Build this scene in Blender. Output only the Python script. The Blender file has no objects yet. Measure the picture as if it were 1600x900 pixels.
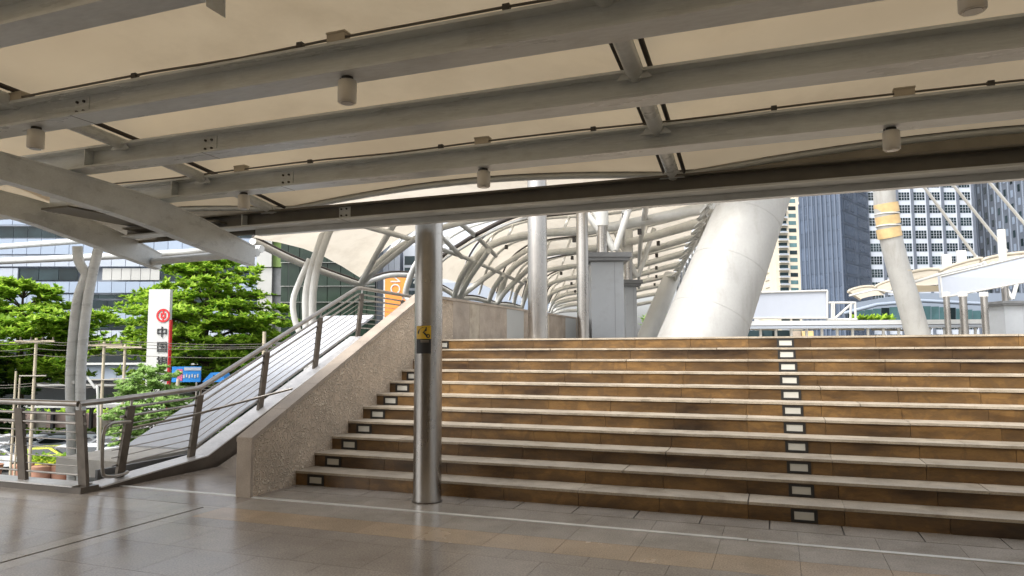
import bpy, math, random
from mathutils import Vector, Matrix
random.seed(7)
R = math.radians
sc = bpy.context.scene
col = sc.collection

# ------------------------------------------------------------------ camera
cam_d = bpy.data.cameras.new('camera'); cam = bpy.data.objects.new('camera', cam_d); col.objects.link(cam)
sc.camera = cam
YAW, PIT, ROL, FPX, EYE = .359488, .0871473, -.0032759, 1107.73, 1.6
fw = Vector((-math.sin(YAW)*math.cos(PIT), math.cos(YAW)*math.cos(PIT), math.sin(PIT)))
rt = Vector((math.cos(YAW), math.sin(YAW), 0)); up = rt.cross(fw)
rt2 = rt*math.cos(ROL)+up*math.sin(ROL); up2 = up*math.cos(ROL)-rt*math.sin(ROL)
m3 = Matrix((rt2, up2, -fw)).transposed()
cam.matrix_world = Matrix.Translation((0, 0, EYE)) @ m3.to_4x4()
cam_d.sensor_width = 36; cam_d.lens = FPX/1600*36; cam_d.clip_start = .05; cam_d.clip_end = 6000

# ------------------------------------------------------------------ world, sun, exposure
SUN_EL, SUN_AZ = R(52), R(205)      # azimuth clockwise from +Y
w = bpy.data.worlds.new('World'); sc.world = w; w.use_nodes = True
nt = w.node_tree; nt.nodes.clear()
sky = nt.nodes.new('ShaderNodeTexSky'); sky.sky_type = 'NISHITA'; sky.sun_disc = False
sky.sun_elevation = SUN_EL; sky.sun_rotation = SUN_AZ; sky.air_density = 1.0; sky.dust_density = 5.0; sky.ozone_density = 1.0
hs = nt.nodes.new('ShaderNodeHueSaturation'); hs.inputs['Saturation'].default_value = .22; hs.inputs['Value'].default_value = 1.0
bg = nt.nodes.new('ShaderNodeBackground'); bg.inputs['Strength'].default_value = .15
wo = nt.nodes.new('ShaderNodeOutputWorld')
nt.links.new(sky.outputs[0], hs.inputs['Color']); nt.links.new(hs.outputs[0], bg.inputs['Color']); nt.links.new(bg.outputs[0], wo.inputs['Surface'])
sd = bpy.data.lights.new('sun', 'SUN'); sd.energy = .5; sd.angle = R(18); sd.color = (1, .96, .9)
so = bpy.data.objects.new('sun', sd); col.objects.link(so)
sdir = Vector((math.sin(SUN_AZ)*math.cos(SUN_EL), math.cos(SUN_AZ)*math.cos(SUN_EL), math.sin(SUN_EL)))
so.rotation_euler = sdir.to_track_quat('Z', 'Y').to_euler(); so.location = (0, 0, 60)
sc.view_settings.view_transform = 'Standard'; sc.view_settings.look = 'None'
sc.view_settings.exposure = 1.5; sc.view_settings.gamma = 1
sc.render.engine = 'CYCLES'
sc.cycles.max_bounces = 10; sc.cycles.diffuse_bounces = 6; sc.cycles.transmission_bounces = 6; sc.cycles.transparent_max_bounces = 8
sc.cycles.sample_clamp_indirect = 8

# ------------------------------------------------------------------ helpers
def P(px, py, d):
    """world point seen at pixel (px,py) of the 1600x900 survey photograph, d metres along the view axis"""
    return Vector((0, 0, EYE)) + (fw + rt2*((px-800)/FPX) - up2*((py-450)/FPX))*d

OFF = {}
class MB:
    def __init__(s): s.v = []; s.f = []; s.m = []; s.sm = []
    def face(s, pts, m=0, sm=False):
        n = len(s.v); s.v += [tuple(p) for p in pts]; s.f.append(tuple(range(n, n+len(pts)))); s.m.append(m); s.sm.append(sm)
    def idx(s, vs, fs, m=0, sm=False):
        n = len(s.v); s.v += [tuple(p) for p in vs]
        for f in fs: s.f.append(tuple(i+n for i in f)); s.m.append(m); s.sm.append(sm)
    def box(s, a, b, m=0):
        x0, y0, z0 = a; x1, y1, z1 = b
        s.idx([(x0,y0,z0),(x1,y0,z0),(x1,y1,z0),(x0,y1,z0),(x0,y0,z1),(x1,y0,z1),(x1,y1,z1),(x0,y1,z1)],
              [(0,3,2,1),(4,5,6,7),(0,1,5,4),(1,2,6,5),(2,3,7,6),(3,0,4,7)], m)
        return s
    def obox(s, o, ux, uy, uz, m=0):
        """box from corner o with edge vectors"""
        o = Vector(o); ux = Vector(ux); uy = Vector(uy); uz = Vector(uz)
        s.idx([o,o+ux,o+ux+uy,o+uy,o+uz,o+ux+uz,o+ux+uy+uz,o+uy+uz],
              [(0,3,2,1),(4,5,6,7),(0,1,5,4),(1,2,6,5),(2,3,7,6),(3,0,4,7)], m)
        return s
    def prism(s, pts, d, m=0):
        """closed outline pts swept by vector d"""
        n = len(pts); d = Vector(d); vs = [Vector(p) for p in pts]; vs += [p+d for p in vs]
        fs = [tuple(range(n-1, -1, -1)), tuple(range(n, 2*n))]+[(i, (i+1) % n, n+(i+1) % n, n+i) for i in range(n)]
        s.idx(vs, fs, m); return s
    def tube(s, pts, r, n=10, m=0, caps=True):
        pts = [Vector(p) for p in pts]; k = len(pts); rr = r if isinstance(r, (list, tuple)) else [r]*k
        rings = []; prev = None
        for i, p in enumerate(pts):
            t = (pts[min(i+1, k-1)]-pts[max(i-1, 0)]).normalized()
            if prev is None:
                a = Vector((0, 0, 1)) if abs(t.z) < .9 else Vector((1, 0, 0))
                u = t.cross(a).normalized()
            else:
                u = (prev-t*prev.dot(t)).normalized()
            prev = u; v = t.cross(u)
            rings.append([p+(u*math.cos(2*math.pi*j/n)+v*math.sin(2*math.pi*j/n))*rr[i] for j in range(n)])
        base = len(s.v)
        for rg in rings: s.v += [tuple(q) for q in rg]
        for i in range(k-1):
            for j in range(n):
                a = base+i*n+j; b = base+i*n+(j+1) % n
                s.f.append((a, b, b+n, a+n)); s.m.append(m); s.sm.append(True)
        if caps:
            s.face(rings[0][::-1], m); s.face(rings[-1], m)
        return s
    def ibeam(s, a, b, wdt, hgt, tf=.018, tw=.02, upv=(0, 0, 1), m=0):
        a = Vector(a); b = Vector(b); d = b-a; u = Vector(upv); sd_ = d.cross(u).normalized()
        for z0, z1, ww in ((0, tf, wdt), (hgt-tf, hgt, wdt), (tf, hgt-tf, tw)):
            s.obox(a+u*z0-sd_*ww/2, sd_*ww, d, u*(z1-z0), m)
        return s
    def build(s, name, mats, parent=None, loc=None):
        if not isinstance(mats, (list, tuple)): mats = [mats]
        if parent is not None: off = Vector(OFF.get(parent.name, (0, 0, 0)))
        elif loc is not None: off = Vector(loc)
        else:
            xs = [v[0] for v in s.v]; ys = [v[1] for v in s.v]; zs = [v[2] for v in s.v]
            off = Vector(((min(xs)+max(xs))/2, (min(ys)+max(ys))/2, min(zs)))
        me = bpy.data.meshes.new(name)
        me.from_pydata([(x-off.x, y-off.y, z-off.z) for x, y, z in s.v], [], s.f)
        for mt in mats: me.materials.append(mt)
        me.polygons.foreach_set('material_index', s.m); me.polygons.foreach_set('use_smooth', s.sm)
        me.update()
        o = bpy.data.objects.new(name, me); col.objects.link(o)
        if parent is not None: o.parent = parent
        else: o.location = off
        OFF[o.name] = tuple(off)
        return o

def tag(o, label=None, cat=None, group=None, kind=None):
    if label: o['label'] = label
    if cat: o['category'] = cat
    if group: o['group'] = group
    if kind: o['kind'] = kind
    return o
def thing(name, label, cat, loc=(0, 0, 0), group=None):
    o = bpy.data.objects.new(name, None); col.objects.link(o); o.location = loc; o.empty_display_size = .2
    OFF[o.name] = tuple(loc); return tag(o, label, cat, group)
def inst(src, parent, loc, rz=0, scale=None, off=None):
    """another part sharing src's mesh, placed at loc in the parent's frame"""
    c = src.copy(); col.objects.link(c); c.parent = parent
    b = Vector(OFF.get(parent.name, (0, 0, 0))) if parent is not None else Vector((0, 0, 0))
    c.location = Vector(loc)-b; c.rotation_euler = (0, 0, rz)
    if scale: c.scale = scale
    return c
def copy_tree(root, loc, label=None, rz=None):
    r = root.copy(); col.objects.link(r); r.location = loc
    if rz is not None: r.rotation_euler.z = rz
    if label: r['label'] = label
    OFF[r.name] = tuple(loc)
    for ch in KIDS(root):
        c = ch.copy(); col.objects.link(c); c.parent = r
        for g in KIDS(ch):
            d = g.copy(); col.objects.link(d); d.parent = c
    return r
def KIDS(o): return [x for x in col.objects if x.parent == o]
def smooth_pts(pts, n=5):
    pts = [Vector(p) for p in pts]; out = []
    q = [pts[0]*2-pts[1]]+pts+[pts[-1]*2-pts[-2]]
    for i in range(1, len(q)-2):
        for k in range(n):
            t = k/n; a, b, c, d = q[i-1], q[i], q[i+1], q[i+2]
            out.append(.5*((2*b)+(c-a)*t+(2*a-5*b+4*c-d)*t*t+(3*b-3*c+d-a)*t**3))
    out.append(pts[-1]); return out

# ------------------------------------------------------------------ materials
def mat(name, color, rough=.6, metal=0., var=.12, scale=3., col2=None, bump=0., bscale=40., obj_rand=0., fine=0., fscale=150., spec=.5, coord='Object', stretch=None, grime=0., gscale=1.3, gstretch=(1, 1, 1)):
    m = bpy.data.materials.new(name); m.use_nodes = True; n = m.node_tree; N = n.nodes; L = n.links
    bs = N['Principled BSDF']; bs.inputs['Roughness'].default_value = rough; bs.inputs['Metallic'].default_value = metal
    bs.inputs['Specular IOR Level'].default_value = spec
    geo = N.new('ShaderNodeNewGeometry') if coord == 'World' else N.new('ShaderNodeTexCoord')
    src = geo.outputs['Position'] if coord == 'World' else geo.outputs['Object']
    if stretch:
        mp = N.new('ShaderNodeMapping'); mp.inputs['Scale'].default_value = stretch; L.new(src, mp.inputs[0]); src = mp.outputs[0]
    nz = N.new('ShaderNodeTexNoise'); nz.inputs['Scale'].default_value = scale; nz.inputs['Detail'].default_value = 6; nz.inputs['Roughness'].default_value = .6
    L.new(src, nz.inputs['Vector'])
    rp = N.new('ShaderNodeValToRGB'); rp.color_ramp.elements[0].position = .34; rp.color_ramp.elements[1].position = .66
    c1 = Vector(color); c2 = Vector(col2) if col2 else c1*(1+var); c0 = c1*(1-var) if not col2 else c1
    rp.color_ramp.elements[0].color = (*c0, 1); rp.color_ramp.elements[1].color = (*c2, 1)
    L.new(nz.outputs['Fac'], rp.inputs[0]); out = rp.outputs[0]
    if fine:
        n2 = N.new('ShaderNodeTexNoise'); n2.inputs['Scale'].default_value = fscale; n2.inputs['Detail'].default_value = 2
        L.new(src, n2.inputs['Vector'])
        mr = N.new('ShaderNodeMapRange'); mr.inputs['From Min'].default_value = .3; mr.inputs['From Max'].default_value = .7
        mr.inputs['To Min'].default_value = 1-fine; mr.inputs['To Max'].default_value = 1+fine; L.new(n2.outputs['Fac'], mr.inputs[0])
        hv = N.new('ShaderNodeHueSaturation'); L.new(mr.outputs[0], hv.inputs['Value']); L.new(out, hv.inputs['Color']); out = hv.outputs[0]
    if obj_rand:
        oi = N.new('ShaderNodeObjectInfo'); mr = N.new('ShaderNodeMapRange'); mr.inputs['To Min'].default_value = 1-obj_rand; mr.inputs['To Max'].default_value = 1+obj_rand
        L.new(oi.outputs['Random'], mr.inputs[0]); hv = N.new('ShaderNodeHueSaturation'); L.new(mr.outputs[0], hv.inputs['Value']); L.new(out, hv.inputs['Color']); out = hv.outputs[0]
    if grime:
        gm = N.new('ShaderNodeMapping'); gm.inputs['Scale'].default_value = gstretch; L.new(geo.outputs['Position'] if coord == 'World' else geo.outputs['Object'], gm.inputs[0])
        n4 = N.new('ShaderNodeTexNoise'); n4.inputs['Scale'].default_value = gscale; n4.inputs['Detail'].default_value = 10; n4.inputs['Roughness'].default_value = .68; L.new(gm.outputs[0], n4.inputs['Vector'])
        m4 = N.new('ShaderNodeMapRange'); m4.inputs['From Min'].default_value = .50; m4.inputs['From Max'].default_value = .68; m4.inputs['To Min'].default_value = 0; m4.inputs['To Max'].default_value = grime; L.new(n4.outputs['Fac'], m4.inputs[0])
        x4 = N.new('ShaderNodeMixRGB'); x4.blend_type = 'MULTIPLY'; x4.inputs[2].default_value = (.42, .36, .28, 1); L.new(m4.outputs[0], x4.inputs[0]); L.new(out, x4.inputs[1]); out = x4.outputs[0]
    L.new(out, bs.inputs['Base Color'])
    rr = N.new('ShaderNodeMapRange'); rr.inputs['To Min'].default_value = max(rough-.08, .02); rr.inputs['To Max'].default_value = min(rough+.1, 1)
    L.new(nz.outputs['Fac'], rr.inputs[0]); L.new(rr.outputs[0], bs.inputs['Roughness'])
    if bump:
        n3 = N.new('ShaderNodeTexNoise'); n3.inputs['Scale'].default_value = bscale; n3.inputs['Detail'].default_value = 4; L.new(src, n3.inputs['Vector'])
        bp = N.new('ShaderNodeBump'); bp.inputs['Strength'].default_value = bump; bp.inputs['Distance'].default_value = .02
        L.new(n3.outputs['Fac'], bp.inputs['Height']); L.new(bp.outputs[0], bs.inputs['Normal'])
    return m
def membrane(name, c, trans, c2=None):
    m = mat(name, c, .65, var=.05, scale=.6, col2=c2, coord='World', grime=.26, gscale=.55, bump=.35, bscale=1.6); n = m.node_tree; N = n.nodes; L = n.links
    bs = N['Principled BSDF']; tr = N.new('ShaderNodeBsdfTranslucent'); mx = N.new('ShaderNodeMixShader'); mx.inputs[0].default_value = trans
    src = bs.inputs['Base Color'].links[0].from_socket; L.new(src, tr.inputs['Color'])
    L.new(bs.outputs[0], mx.inputs[1]); L.new(tr.outputs[0], mx.inputs[2]); L.new(mx.outputs[0], N['Material Output'].inputs['Surface'])
    return m
M = {}
M['paint'] = mat('grey_beam_paint', (.60, .625, .62), .28, spec=.7, grime=.22, gscale=4, gstretch=(.7, 1, 1), var=.1, scale=2.2, fine=.05, fscale=30, coord='World', stretch=(.4, 1.5, 3))
M['beam_dark'] = mat('dark_beam_tone', (.13, .12, .10), .35, var=.15, scale=3, coord='World')  # darker beam colour, used on the fascia web, top flange and closing plates
M['valance'] = mat('glossy_grey_flashing', (.20, .185, .155), .22, metal=.5, var=.2, scale=3)
M['rear_brown'] = mat('brown_rear_wall', (.13, .11, .09), .7, var=.15)
M['pale_slab'] = mat('pale_cement_slab', (.50, .49, .46), .7, grime=.3)
M['bolt'] = mat('dark_bolt_steel', (.06, .055, .05), .5, metal=.4)
M['seam'] = mat('dark_membrane_edge_rubber', (.05, .04, .035), .7)
M['membrane'] = membrane('cream_roof_membrane', (.61, .50, .345), .15, (.69, .58, .41))
M['membrane2'] = membrane('pale_vault_membrane', (.68, .62, .52), .40, (.74, .68, .58))
M['vault_steel'] = mat('pale_grey_vault_paint', (.62, .62, .59), .45, var=.08, scale=1.5, grime=.25)
M['stainless'] = mat('brushed_stainless', (.42, .40, .375), .27, metal=1., var=.18, scale=2.5, stretch=(1, 1, .35), fine=.04, fscale=60)
M['rail_steel'] = mat('worn_stainless_rail', (.34, .32, .295), .3, metal=.9, var=.2, scale=5)
M['post_steel'] = mat('brown_grey_post_steel', (.115, .098, .08), .45, metal=.5, var=.25, scale=7)
M['granite'] = mat('grey_brown_floor_granite', (.245, .212, .178), .21, var=.16, scale=1.2, fine=.26, fscale=70, obj_rand=.05, coord='World', spec=.45, grime=.2, gscale=3)
M['granite_pale'] = mat('pale_grey_floor_granite', (.31, .28, .24), .23, var=.14, scale=1.5, fine=.2, fscale=75, obj_rand=.05, coord='World', grime=.35, gscale=2)
M['granite_gold'] = mat('tan_band_granite', (.36, .27, .175), .24, grime=.25, var=.14, scale=1.5, fine=.24, fscale=80, obj_rand=.06, coord='World')
M['grout'] = mat('dark_floor_joint', (.075, .062, .05), .7)
M['strip'] = mat('brushed_aluminium_strip', (.62, .61, .57), .35, metal=.5)
M['tread'] = mat('beige_tread_stone', (.38, .325, .25), .55, var=.16, scale=4, fine=.14, fscale=80, obj_rand=.07, coord='World', grime=.5, gscale=3)
M['wall_cap'] = mat('beige_coping_stone', (.32, .265, .21), .5, var=.16, scale=3, grime=.5, fine=.16, fscale=110, coord='World')
M['string_stone'] = mat('dark_brown_string_stone', (.10, .085, .07), .35, var=.2, scale=3, fine=.15, fscale=90, coord='World')
M['black'] = mat('black_plastic', (.015, .014, .013), .5)
M['lens'] = mat('frosted_white_lens', (.50, .49, .44), .35, var=.06)
M['lamp_shell'] = mat('off_white_lamp_shell', (.74, .70, .62), .45, var=.06)
M['lamp_glass'] = mat('grey_lamp_glass', (.42, .41, .39), .12, metal=.3)
M['jbox'] = mat('dusty_white_plastic', (.42, .37, .29), .6, var=.12)
M['cable'] = mat('brown_grey_conduit', (.12, .105, .085), .6)
M['kerb_metal'] = mat('light_kerb_cladding', (.56, .55, .54), .32, metal=.3, var=.12, scale=5, fine=.06, fscale=40)
M['roof_sheet'] = mat('pale_blue_grey_roof_sheet', (.42, .44, .475), .42, metal=.1, var=.06, scale=1, grime=.25)
M['white'] = mat('white_paint', (.52, .52, .50), .45, var=.05, scale=1.2)
M['pylon'] = mat('off_white_pylon_paint', (.33, .327, .31), .40, grime=.28, gscale=1.1, gstretch=(2.2, 2.2, .3), var=.08, scale=.8, fine=.03, fscale=20)
M['gold'] = mat('gold_band_paint', (.52, .37, .18), .45, var=.15, scale=2)
M['cabinet'] = mat('blue_grey_cladding', (.35, .37, .39), .4, metal=.1, var=.06, scale=.6, grime=.2)
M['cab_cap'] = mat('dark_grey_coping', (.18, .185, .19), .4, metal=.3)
M['billboard'] = mat('blank_pale_board', (.42, .455, .52), .5, var=.02)
M['glass_dark'] = mat('dark_tinted_glass', (.015, .022, .024), .06, var=.3, scale=.1, spec=.9)
M['glass_tree_tint'] = mat('tree_reflection_tint_glass', (.012, .022, .018), .08, var=.6, scale=.25, col2=(.03, .05, .035), spec=.3)  # green tones stand in for trees reflected in the panes
M['glass_teal'] = mat('teal_glass', (.08, .16, .17), .1, var=.3, scale=.3)
M['panel_blue'] = mat('pale_blue_metal_panel', (.28, .34, .43), .3, metal=.1, var=.06, scale=.05, obj_rand=.05)
M['panel_white'] = mat('silver_white_panel', (.38, .42, .48), .35, metal=.1, var=.05, scale=.1, obj_rand=.04)
M['panel_silver'] = mat('satin_silver_cladding', (.42, .42, .40), .3, metal=.5, var=.08, scale=.3)
M['tower_blue'] = mat('blue_glass_panel', (.075, .10, .145), .25, metal=.2, var=.15, scale=.12, obj_rand=.15)
M['tower_blue2'] = mat('pale_blue_fin', (.10, .125, .17), .35, var=.08, scale=.2)
M['tower_grey'] = mat('grey_blue_concrete', (.24, .28, .34), .6, var=.06, scale=.1)
M['tower_white'] = mat('white_tower_concrete', (.52, .56, .62), .6, var=.05, scale=.2)
M['tower_slate'] = mat('slate_tower_cladding', (.13, .15, .185), .45, var=.1, scale=.2)
M['cream'] = mat('cream_apartment_render', (.62, .56, .44), .7, var=.06, scale=.1)
M['cream_pale'] = mat('pale_balcony_render', (.62, .60, .54), .7, var=.06, scale=.2)
M['window'] = mat('dark_window_pane', (.02, .035, .04), .2, spec=.25, var=.4, scale=.3, obj_rand=.4)
M['asphalt'] = mat('street_asphalt', (.055, .054, .052), .85, var=.15, scale=.5)
M['pave'] = mat('pale_pavement', (.28, .27, .25), .8, var=.12, scale=.8)
M['concrete'] = mat('weathered_concrete', (.36, .33, .28), .75, var=.15, scale=1.5)
M['pole_conc'] = mat('tan_pole_concrete', (.44, .38, .28), .8, var=.12, scale=2)  # tan concrete of the poles and their upper cross arms
M['pink_wall'] = mat('dusty_pink_wall', (.40, .30, .26), .8, var=.2, scale=1)
M['bark'] = mat('dark_tree_bark', (.07, .052, .038), .9, var=.3, scale=6, bump=.5)
M['red'] = mat('signal_red_print', (.62, .02, .025), .45, var=.03)
M['ink'] = mat('black_ink', (.02, .02, .022), .5)
M['orange'] = mat('orange_banner_cloth', (.80, .25, .04), .6, var=.05)
M['blue_print'] = mat('bright_blue_print', (.02, .22, .62), .5, var=.1, scale=1)
M['pink_print'] = mat('pink_print', (.55, .12, .25), .5)
M['yellow_print'] = mat('yellow_sign_print', (.78, .50, .03), .4, var=.06)
M['yellow_car'] = mat('yellow_green_car_paint', (.62, .66, .05), .25)
M['white_car'] = mat('white_car_paint', (.85, .86, .88), .35)
M['silver_car'] = mat('silver_car_paint', (.70, .72, .76), .35)
M['dark_car'] = mat('dark_car_paint', (.30, .33, .38), .3)
M['tyre'] = mat('tyre_rubber', (.02, .02, .02), .8)
M['terracotta'] = mat('terracotta_planter', (.42, .22, .15), .8, var=.15, scale=2)
M['hi_vis'] = mat('lime_sunshade_cloth', (.40, .62, .08), .6)

def leafmat(name, a, b, trans=.35):
    m = bpy.data.materials.new(name); m.use_nodes = True; N = m.node_tree.nodes; L = m.node_tree.links
    bs = N['Principled BSDF']; bs.inputs['Roughness'].default_value = .55; bs.inputs['Specular IOR Level'].default_value = .3
    g = N.new('ShaderNodeNewGeometry'); rp = N.new('ShaderNodeValToRGB'); rp.color_ramp.elements[0].color = (*a, 1); rp.color_ramp.elements[1].color = (*b, 1)
    L.new(g.outputs['Random Per Island'], rp.inputs[0]); L.new(rp.outputs[0], bs.inputs['Base Color'])
    tr = N.new('ShaderNodeBsdfTranslucent'); L.new(rp.outputs[0], tr.inputs['Color']); mx = N.new('ShaderNodeMixShader'); mx.inputs[0].default_value = trans
    L.new(bs.outputs[0], mx.inputs[1]); L.new(tr.outputs[0], mx.inputs[2]); L.new(mx.outputs[0], N['Material Output'].inputs['Surface'])
    return m
M['leaf'] = leafmat('bright_green_leaf', (.10, .24, .015), (.50, .68, .08), .5)
M['leaf_dark'] = leafmat('deep_green_leaf', (.02, .055, .012), (.06, .12, .025))
M['leaf_pale'] = leafmat('pale_green_leaf', (.24, .40, .10), (.46, .62, .24), .5)

# stone of the side wall: pale worm-like carving
def wall_stone():
    m = mat('rough_carved_wall_stone', (.45, .36, .27), .7, var=.14, scale=2.2, fine=.16, fscale=60, coord='World'); N = m.node_tree.nodes; L = m.node_tree.links
    bs = N['Principled BSDF']; g = N.new('ShaderNodeNewGeometry')
    nz = N.new('ShaderNodeTexNoise'); nz.inputs['Scale'].default_value = 10.5; nz.inputs['Detail'].default_value = 1; nz.inputs['Distortion'].default_value = 1.6
    L.new(g.outputs['Position'], nz.inputs['Vector'])
    ma = N.new('ShaderNodeMath'); ma.operation = 'SUBTRACT'; ma.inputs[1].default_value = .5; L.new(nz.outputs['Fac'], ma.inputs[0])
    ab = N.new('ShaderNodeMath'); ab.operation = 'ABSOLUTE'; L.new(ma.outputs[0], ab.inputs[0])
    mr = N.new('ShaderNodeMapRange'); mr.inputs['From Max'].default_value = .055; mr.inputs['To Min'].default_value = 1; mr.inputs['To Max'].default_value = 0; L.new(ab.outputs[0], mr.inputs[0])
    bp = N.new('ShaderNodeBump'); bp.inputs['Strength'].default_value = .9; bp.inputs['Distance'].default_value = .015; L.new(mr.outputs[0], bp.inputs['Height']); L.new(bp.outputs[0], bs.inputs['Normal'])
    src = bs.inputs['Base Color'].links[0].from_socket
    mx = N.new('ShaderNodeMixRGB'); mx.blend_type = 'MIX'; mx.inputs[2].default_value = (.78, .68, .53, 1)
    mm = N.new('ShaderNodeMath'); mm.operation = 'MULTIPLY'; mm.inputs[1].default_value = .6; L.new(mr.outputs[0], mm.inputs[0])
    L.new(mm.outputs[0], mx.inputs[0]); L.new(src, mx.inputs[1]); L.new(mx.outputs[0], bs.inputs['Base Color'])
    return m
M['wall_stone'] = wall_stone()
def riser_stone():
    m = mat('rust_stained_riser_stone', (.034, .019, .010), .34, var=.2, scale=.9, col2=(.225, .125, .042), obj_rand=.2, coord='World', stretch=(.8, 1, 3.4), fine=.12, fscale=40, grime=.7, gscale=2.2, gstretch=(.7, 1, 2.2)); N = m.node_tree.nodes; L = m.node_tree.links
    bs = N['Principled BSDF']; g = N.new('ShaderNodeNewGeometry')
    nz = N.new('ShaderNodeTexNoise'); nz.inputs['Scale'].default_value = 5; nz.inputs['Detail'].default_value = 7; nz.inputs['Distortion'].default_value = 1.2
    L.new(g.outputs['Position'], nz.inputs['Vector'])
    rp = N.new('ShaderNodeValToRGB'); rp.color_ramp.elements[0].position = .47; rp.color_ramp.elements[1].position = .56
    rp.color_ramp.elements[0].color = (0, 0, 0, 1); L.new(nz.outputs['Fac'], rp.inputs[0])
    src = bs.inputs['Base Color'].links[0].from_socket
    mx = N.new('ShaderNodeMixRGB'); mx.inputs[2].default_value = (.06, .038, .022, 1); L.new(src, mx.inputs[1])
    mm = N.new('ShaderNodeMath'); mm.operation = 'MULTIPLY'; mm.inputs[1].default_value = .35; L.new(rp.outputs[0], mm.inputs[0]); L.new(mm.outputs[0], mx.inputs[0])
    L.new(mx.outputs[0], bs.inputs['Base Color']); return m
M['riser'] = riser_stone()

# ------------------------------------------------------------------ ground far below, deck floor
tag(MB().box((-2500, -2500, -6.4), (2500, 2500, -6)).build('street_ground', M['asphalt'], loc=(0, 0, -6)), kind='structure')
tag(MB().box((-60, 52, -6), (-22, 60, -5.88)).build('pavement', M['pave']), kind='structure')

RZ, TR, Y0 = .162162, .369775, 7.21815      # riser, going, first riser plane
ZL = 11*RZ                                  # landing height 1.784
floor = tag(MB().box((-7.75, -9, -.5), (13, 7.24, -.012)).box((-14, -9, -.5), (-7.752, 6.0, -.012)).build('floor', M['grout'], loc=(0, 0, 0)), kind='structure')
MB().box((-14, -9, -.011), (13, 2.2, 0)).build('floor_slab', M['granite'], floor)
G = .003
def tile_proto(name, wx, wy, mt):
    o = MB().box((G/2, G/2, -.011), (wx-G/2, wy-G/2, 0)).build(name, mt, floor); return o
def tiles(name, x0, y0, wx, wy, nx, ny, mt):
    pr = None
    for j in range(ny):
        for i in range(nx):
            l = (x0+i*wx, y0+j*wy, 0)
            if pr is None: pr = tile_proto(name, wx, wy, mt); pr.location = l
            else: inst(pr, floor, l)
U = .61
XD = -5.60                                   # drain line
def row(y0, y1, mt, xa=XD+.20, xb=9.0, shift=0., wdt=U, name='floor_tile'):
    x = xa; pr = {}
    first = True
    while x < xb-.02:
        wx = wdt-shift if (first and shift) else wdt
        wx = min(wx, xb-x); key = round(wx, 3)
        if key not in pr:
            pr[key] = tile_proto(name, wx, y1-y0, mt); pr[key].location = (x, y0, 0)
        else: inst(pr[key], floor, (x, y0, 0))
        x += wx; first = False
ys = [2.2, 2.81, 3.42, 4.03, 4.64, 5.25, 5.50]
for a, b in zip(ys[:-1], ys[1:]):
    row(a, b, M['granite'], xb=4.0, shift=.3 if round(a*100) % 2 else 0)
    row(a, b, M['granite'], xa=-12.8, xb=XD-.20)
for a, b, mt in ((5.50, 5.93, 'granite_gold'), (5.93, 6.40, 'granite_pale'), (6.47, 6.86, 'granite_pale')):
    row(a, b, M[mt], xb=4.0, xa=XD+.20 if a < 6 else -5.40, wdt=.61)
G = .012
row(6.866, 7.235, M['granite_pale'], xa=-5.40, xb=4.0, shift=.23, wdt=.61)
G = .003
MB().box((-5.40, 6.864, -.0118), (4.0, 7.24, -.0112)).build('joint_bed', M['black'], floor)
MB().box((4.0, 2.2, -.011), (13, 7.235, 0)).build('floor_slab', M['granite'], floor)
row(5.50, 5.92, M['granite_pale'], xa=-12.8, xb=XD-.20, wdt=.61)
row(5.93, 6.40, M['granite'], xa=-7.75, xb=XD+.20, wdt=.61)
row(6.47, 6.866, M['granite'], xa=-5.66, xb=-5.40, wdt=.61)
row(6.866, 7.235, M['granite'], xa=-5.66, xb=-5.40, wdt=.61)
for yy in (2.2, 2.81, 3.42, 4.03, 4.64, 5.25):
    for xa in (XD-.20, XD+.015):
        if yy == 2.2 and xa < XD-.1 and '_bt' in globals(): continue
        inst(tile_proto('floor_tile', .185, .61, M['granite_pale']) if False else (globals().get('_bt') or globals().setdefault('_bt', tile_proto('floor_tile', .185, .61, M['granite_pale']))), floor, (xa, yy, 0))
_bt.location = (XD-.20, 2.2, 0)
MB().box((XD-.20, 5.864, -.0105), (XD+.20, 5.927, 0)).build('floor_tile', M['granite_pale'], floor)
MB().box((XD-.012, 2.2, -.0115), (XD+.012, 5.90, -.006)).build('drain_slot', M['black'], floor)
MB().box((-7.4, 6.405, -.012), (-.31, 6.465, .004)).build('metal_strip', M['strip'], floor)
MB().box((-.30, 6.385, -.012), (9, 6.445, .006)).build('metal_strip', M['strip'], floor)
# passage floor behind the side wall
row(6.47, 7.08, M['granite'], xa=-7.35, xb=-5.66, wdt=.56, name='floor_tile')
ps = tag(MB().build('x', M['grout']) if False else MB().prism([(-7.35, 7.08, -.3), (-7.35, 7.08, 0), (-7.35, 9.0, .0), (-7.35, 12.6, 1.784), (-7.35, 30, 1.784), (-7.35, 30, 1.3), (-7.35, 11.6, 1.3)], (1.70, 0, 0)).build('side_ramp', M['granite'], loc=(-6.5, 7.1, 0)), kind='structure')

rw = thing('added_rear_wall', 'plain brown unseen wall added behind the viewer to keep the risers dark', 'wall', (0, -9, 0))
MB().box((-14, -9.3, 0), (13, -9.0, 5.2)).build('wall', M['rear_brown'], rw)  # unseen wall, added to keep light from behind off the risers

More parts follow.
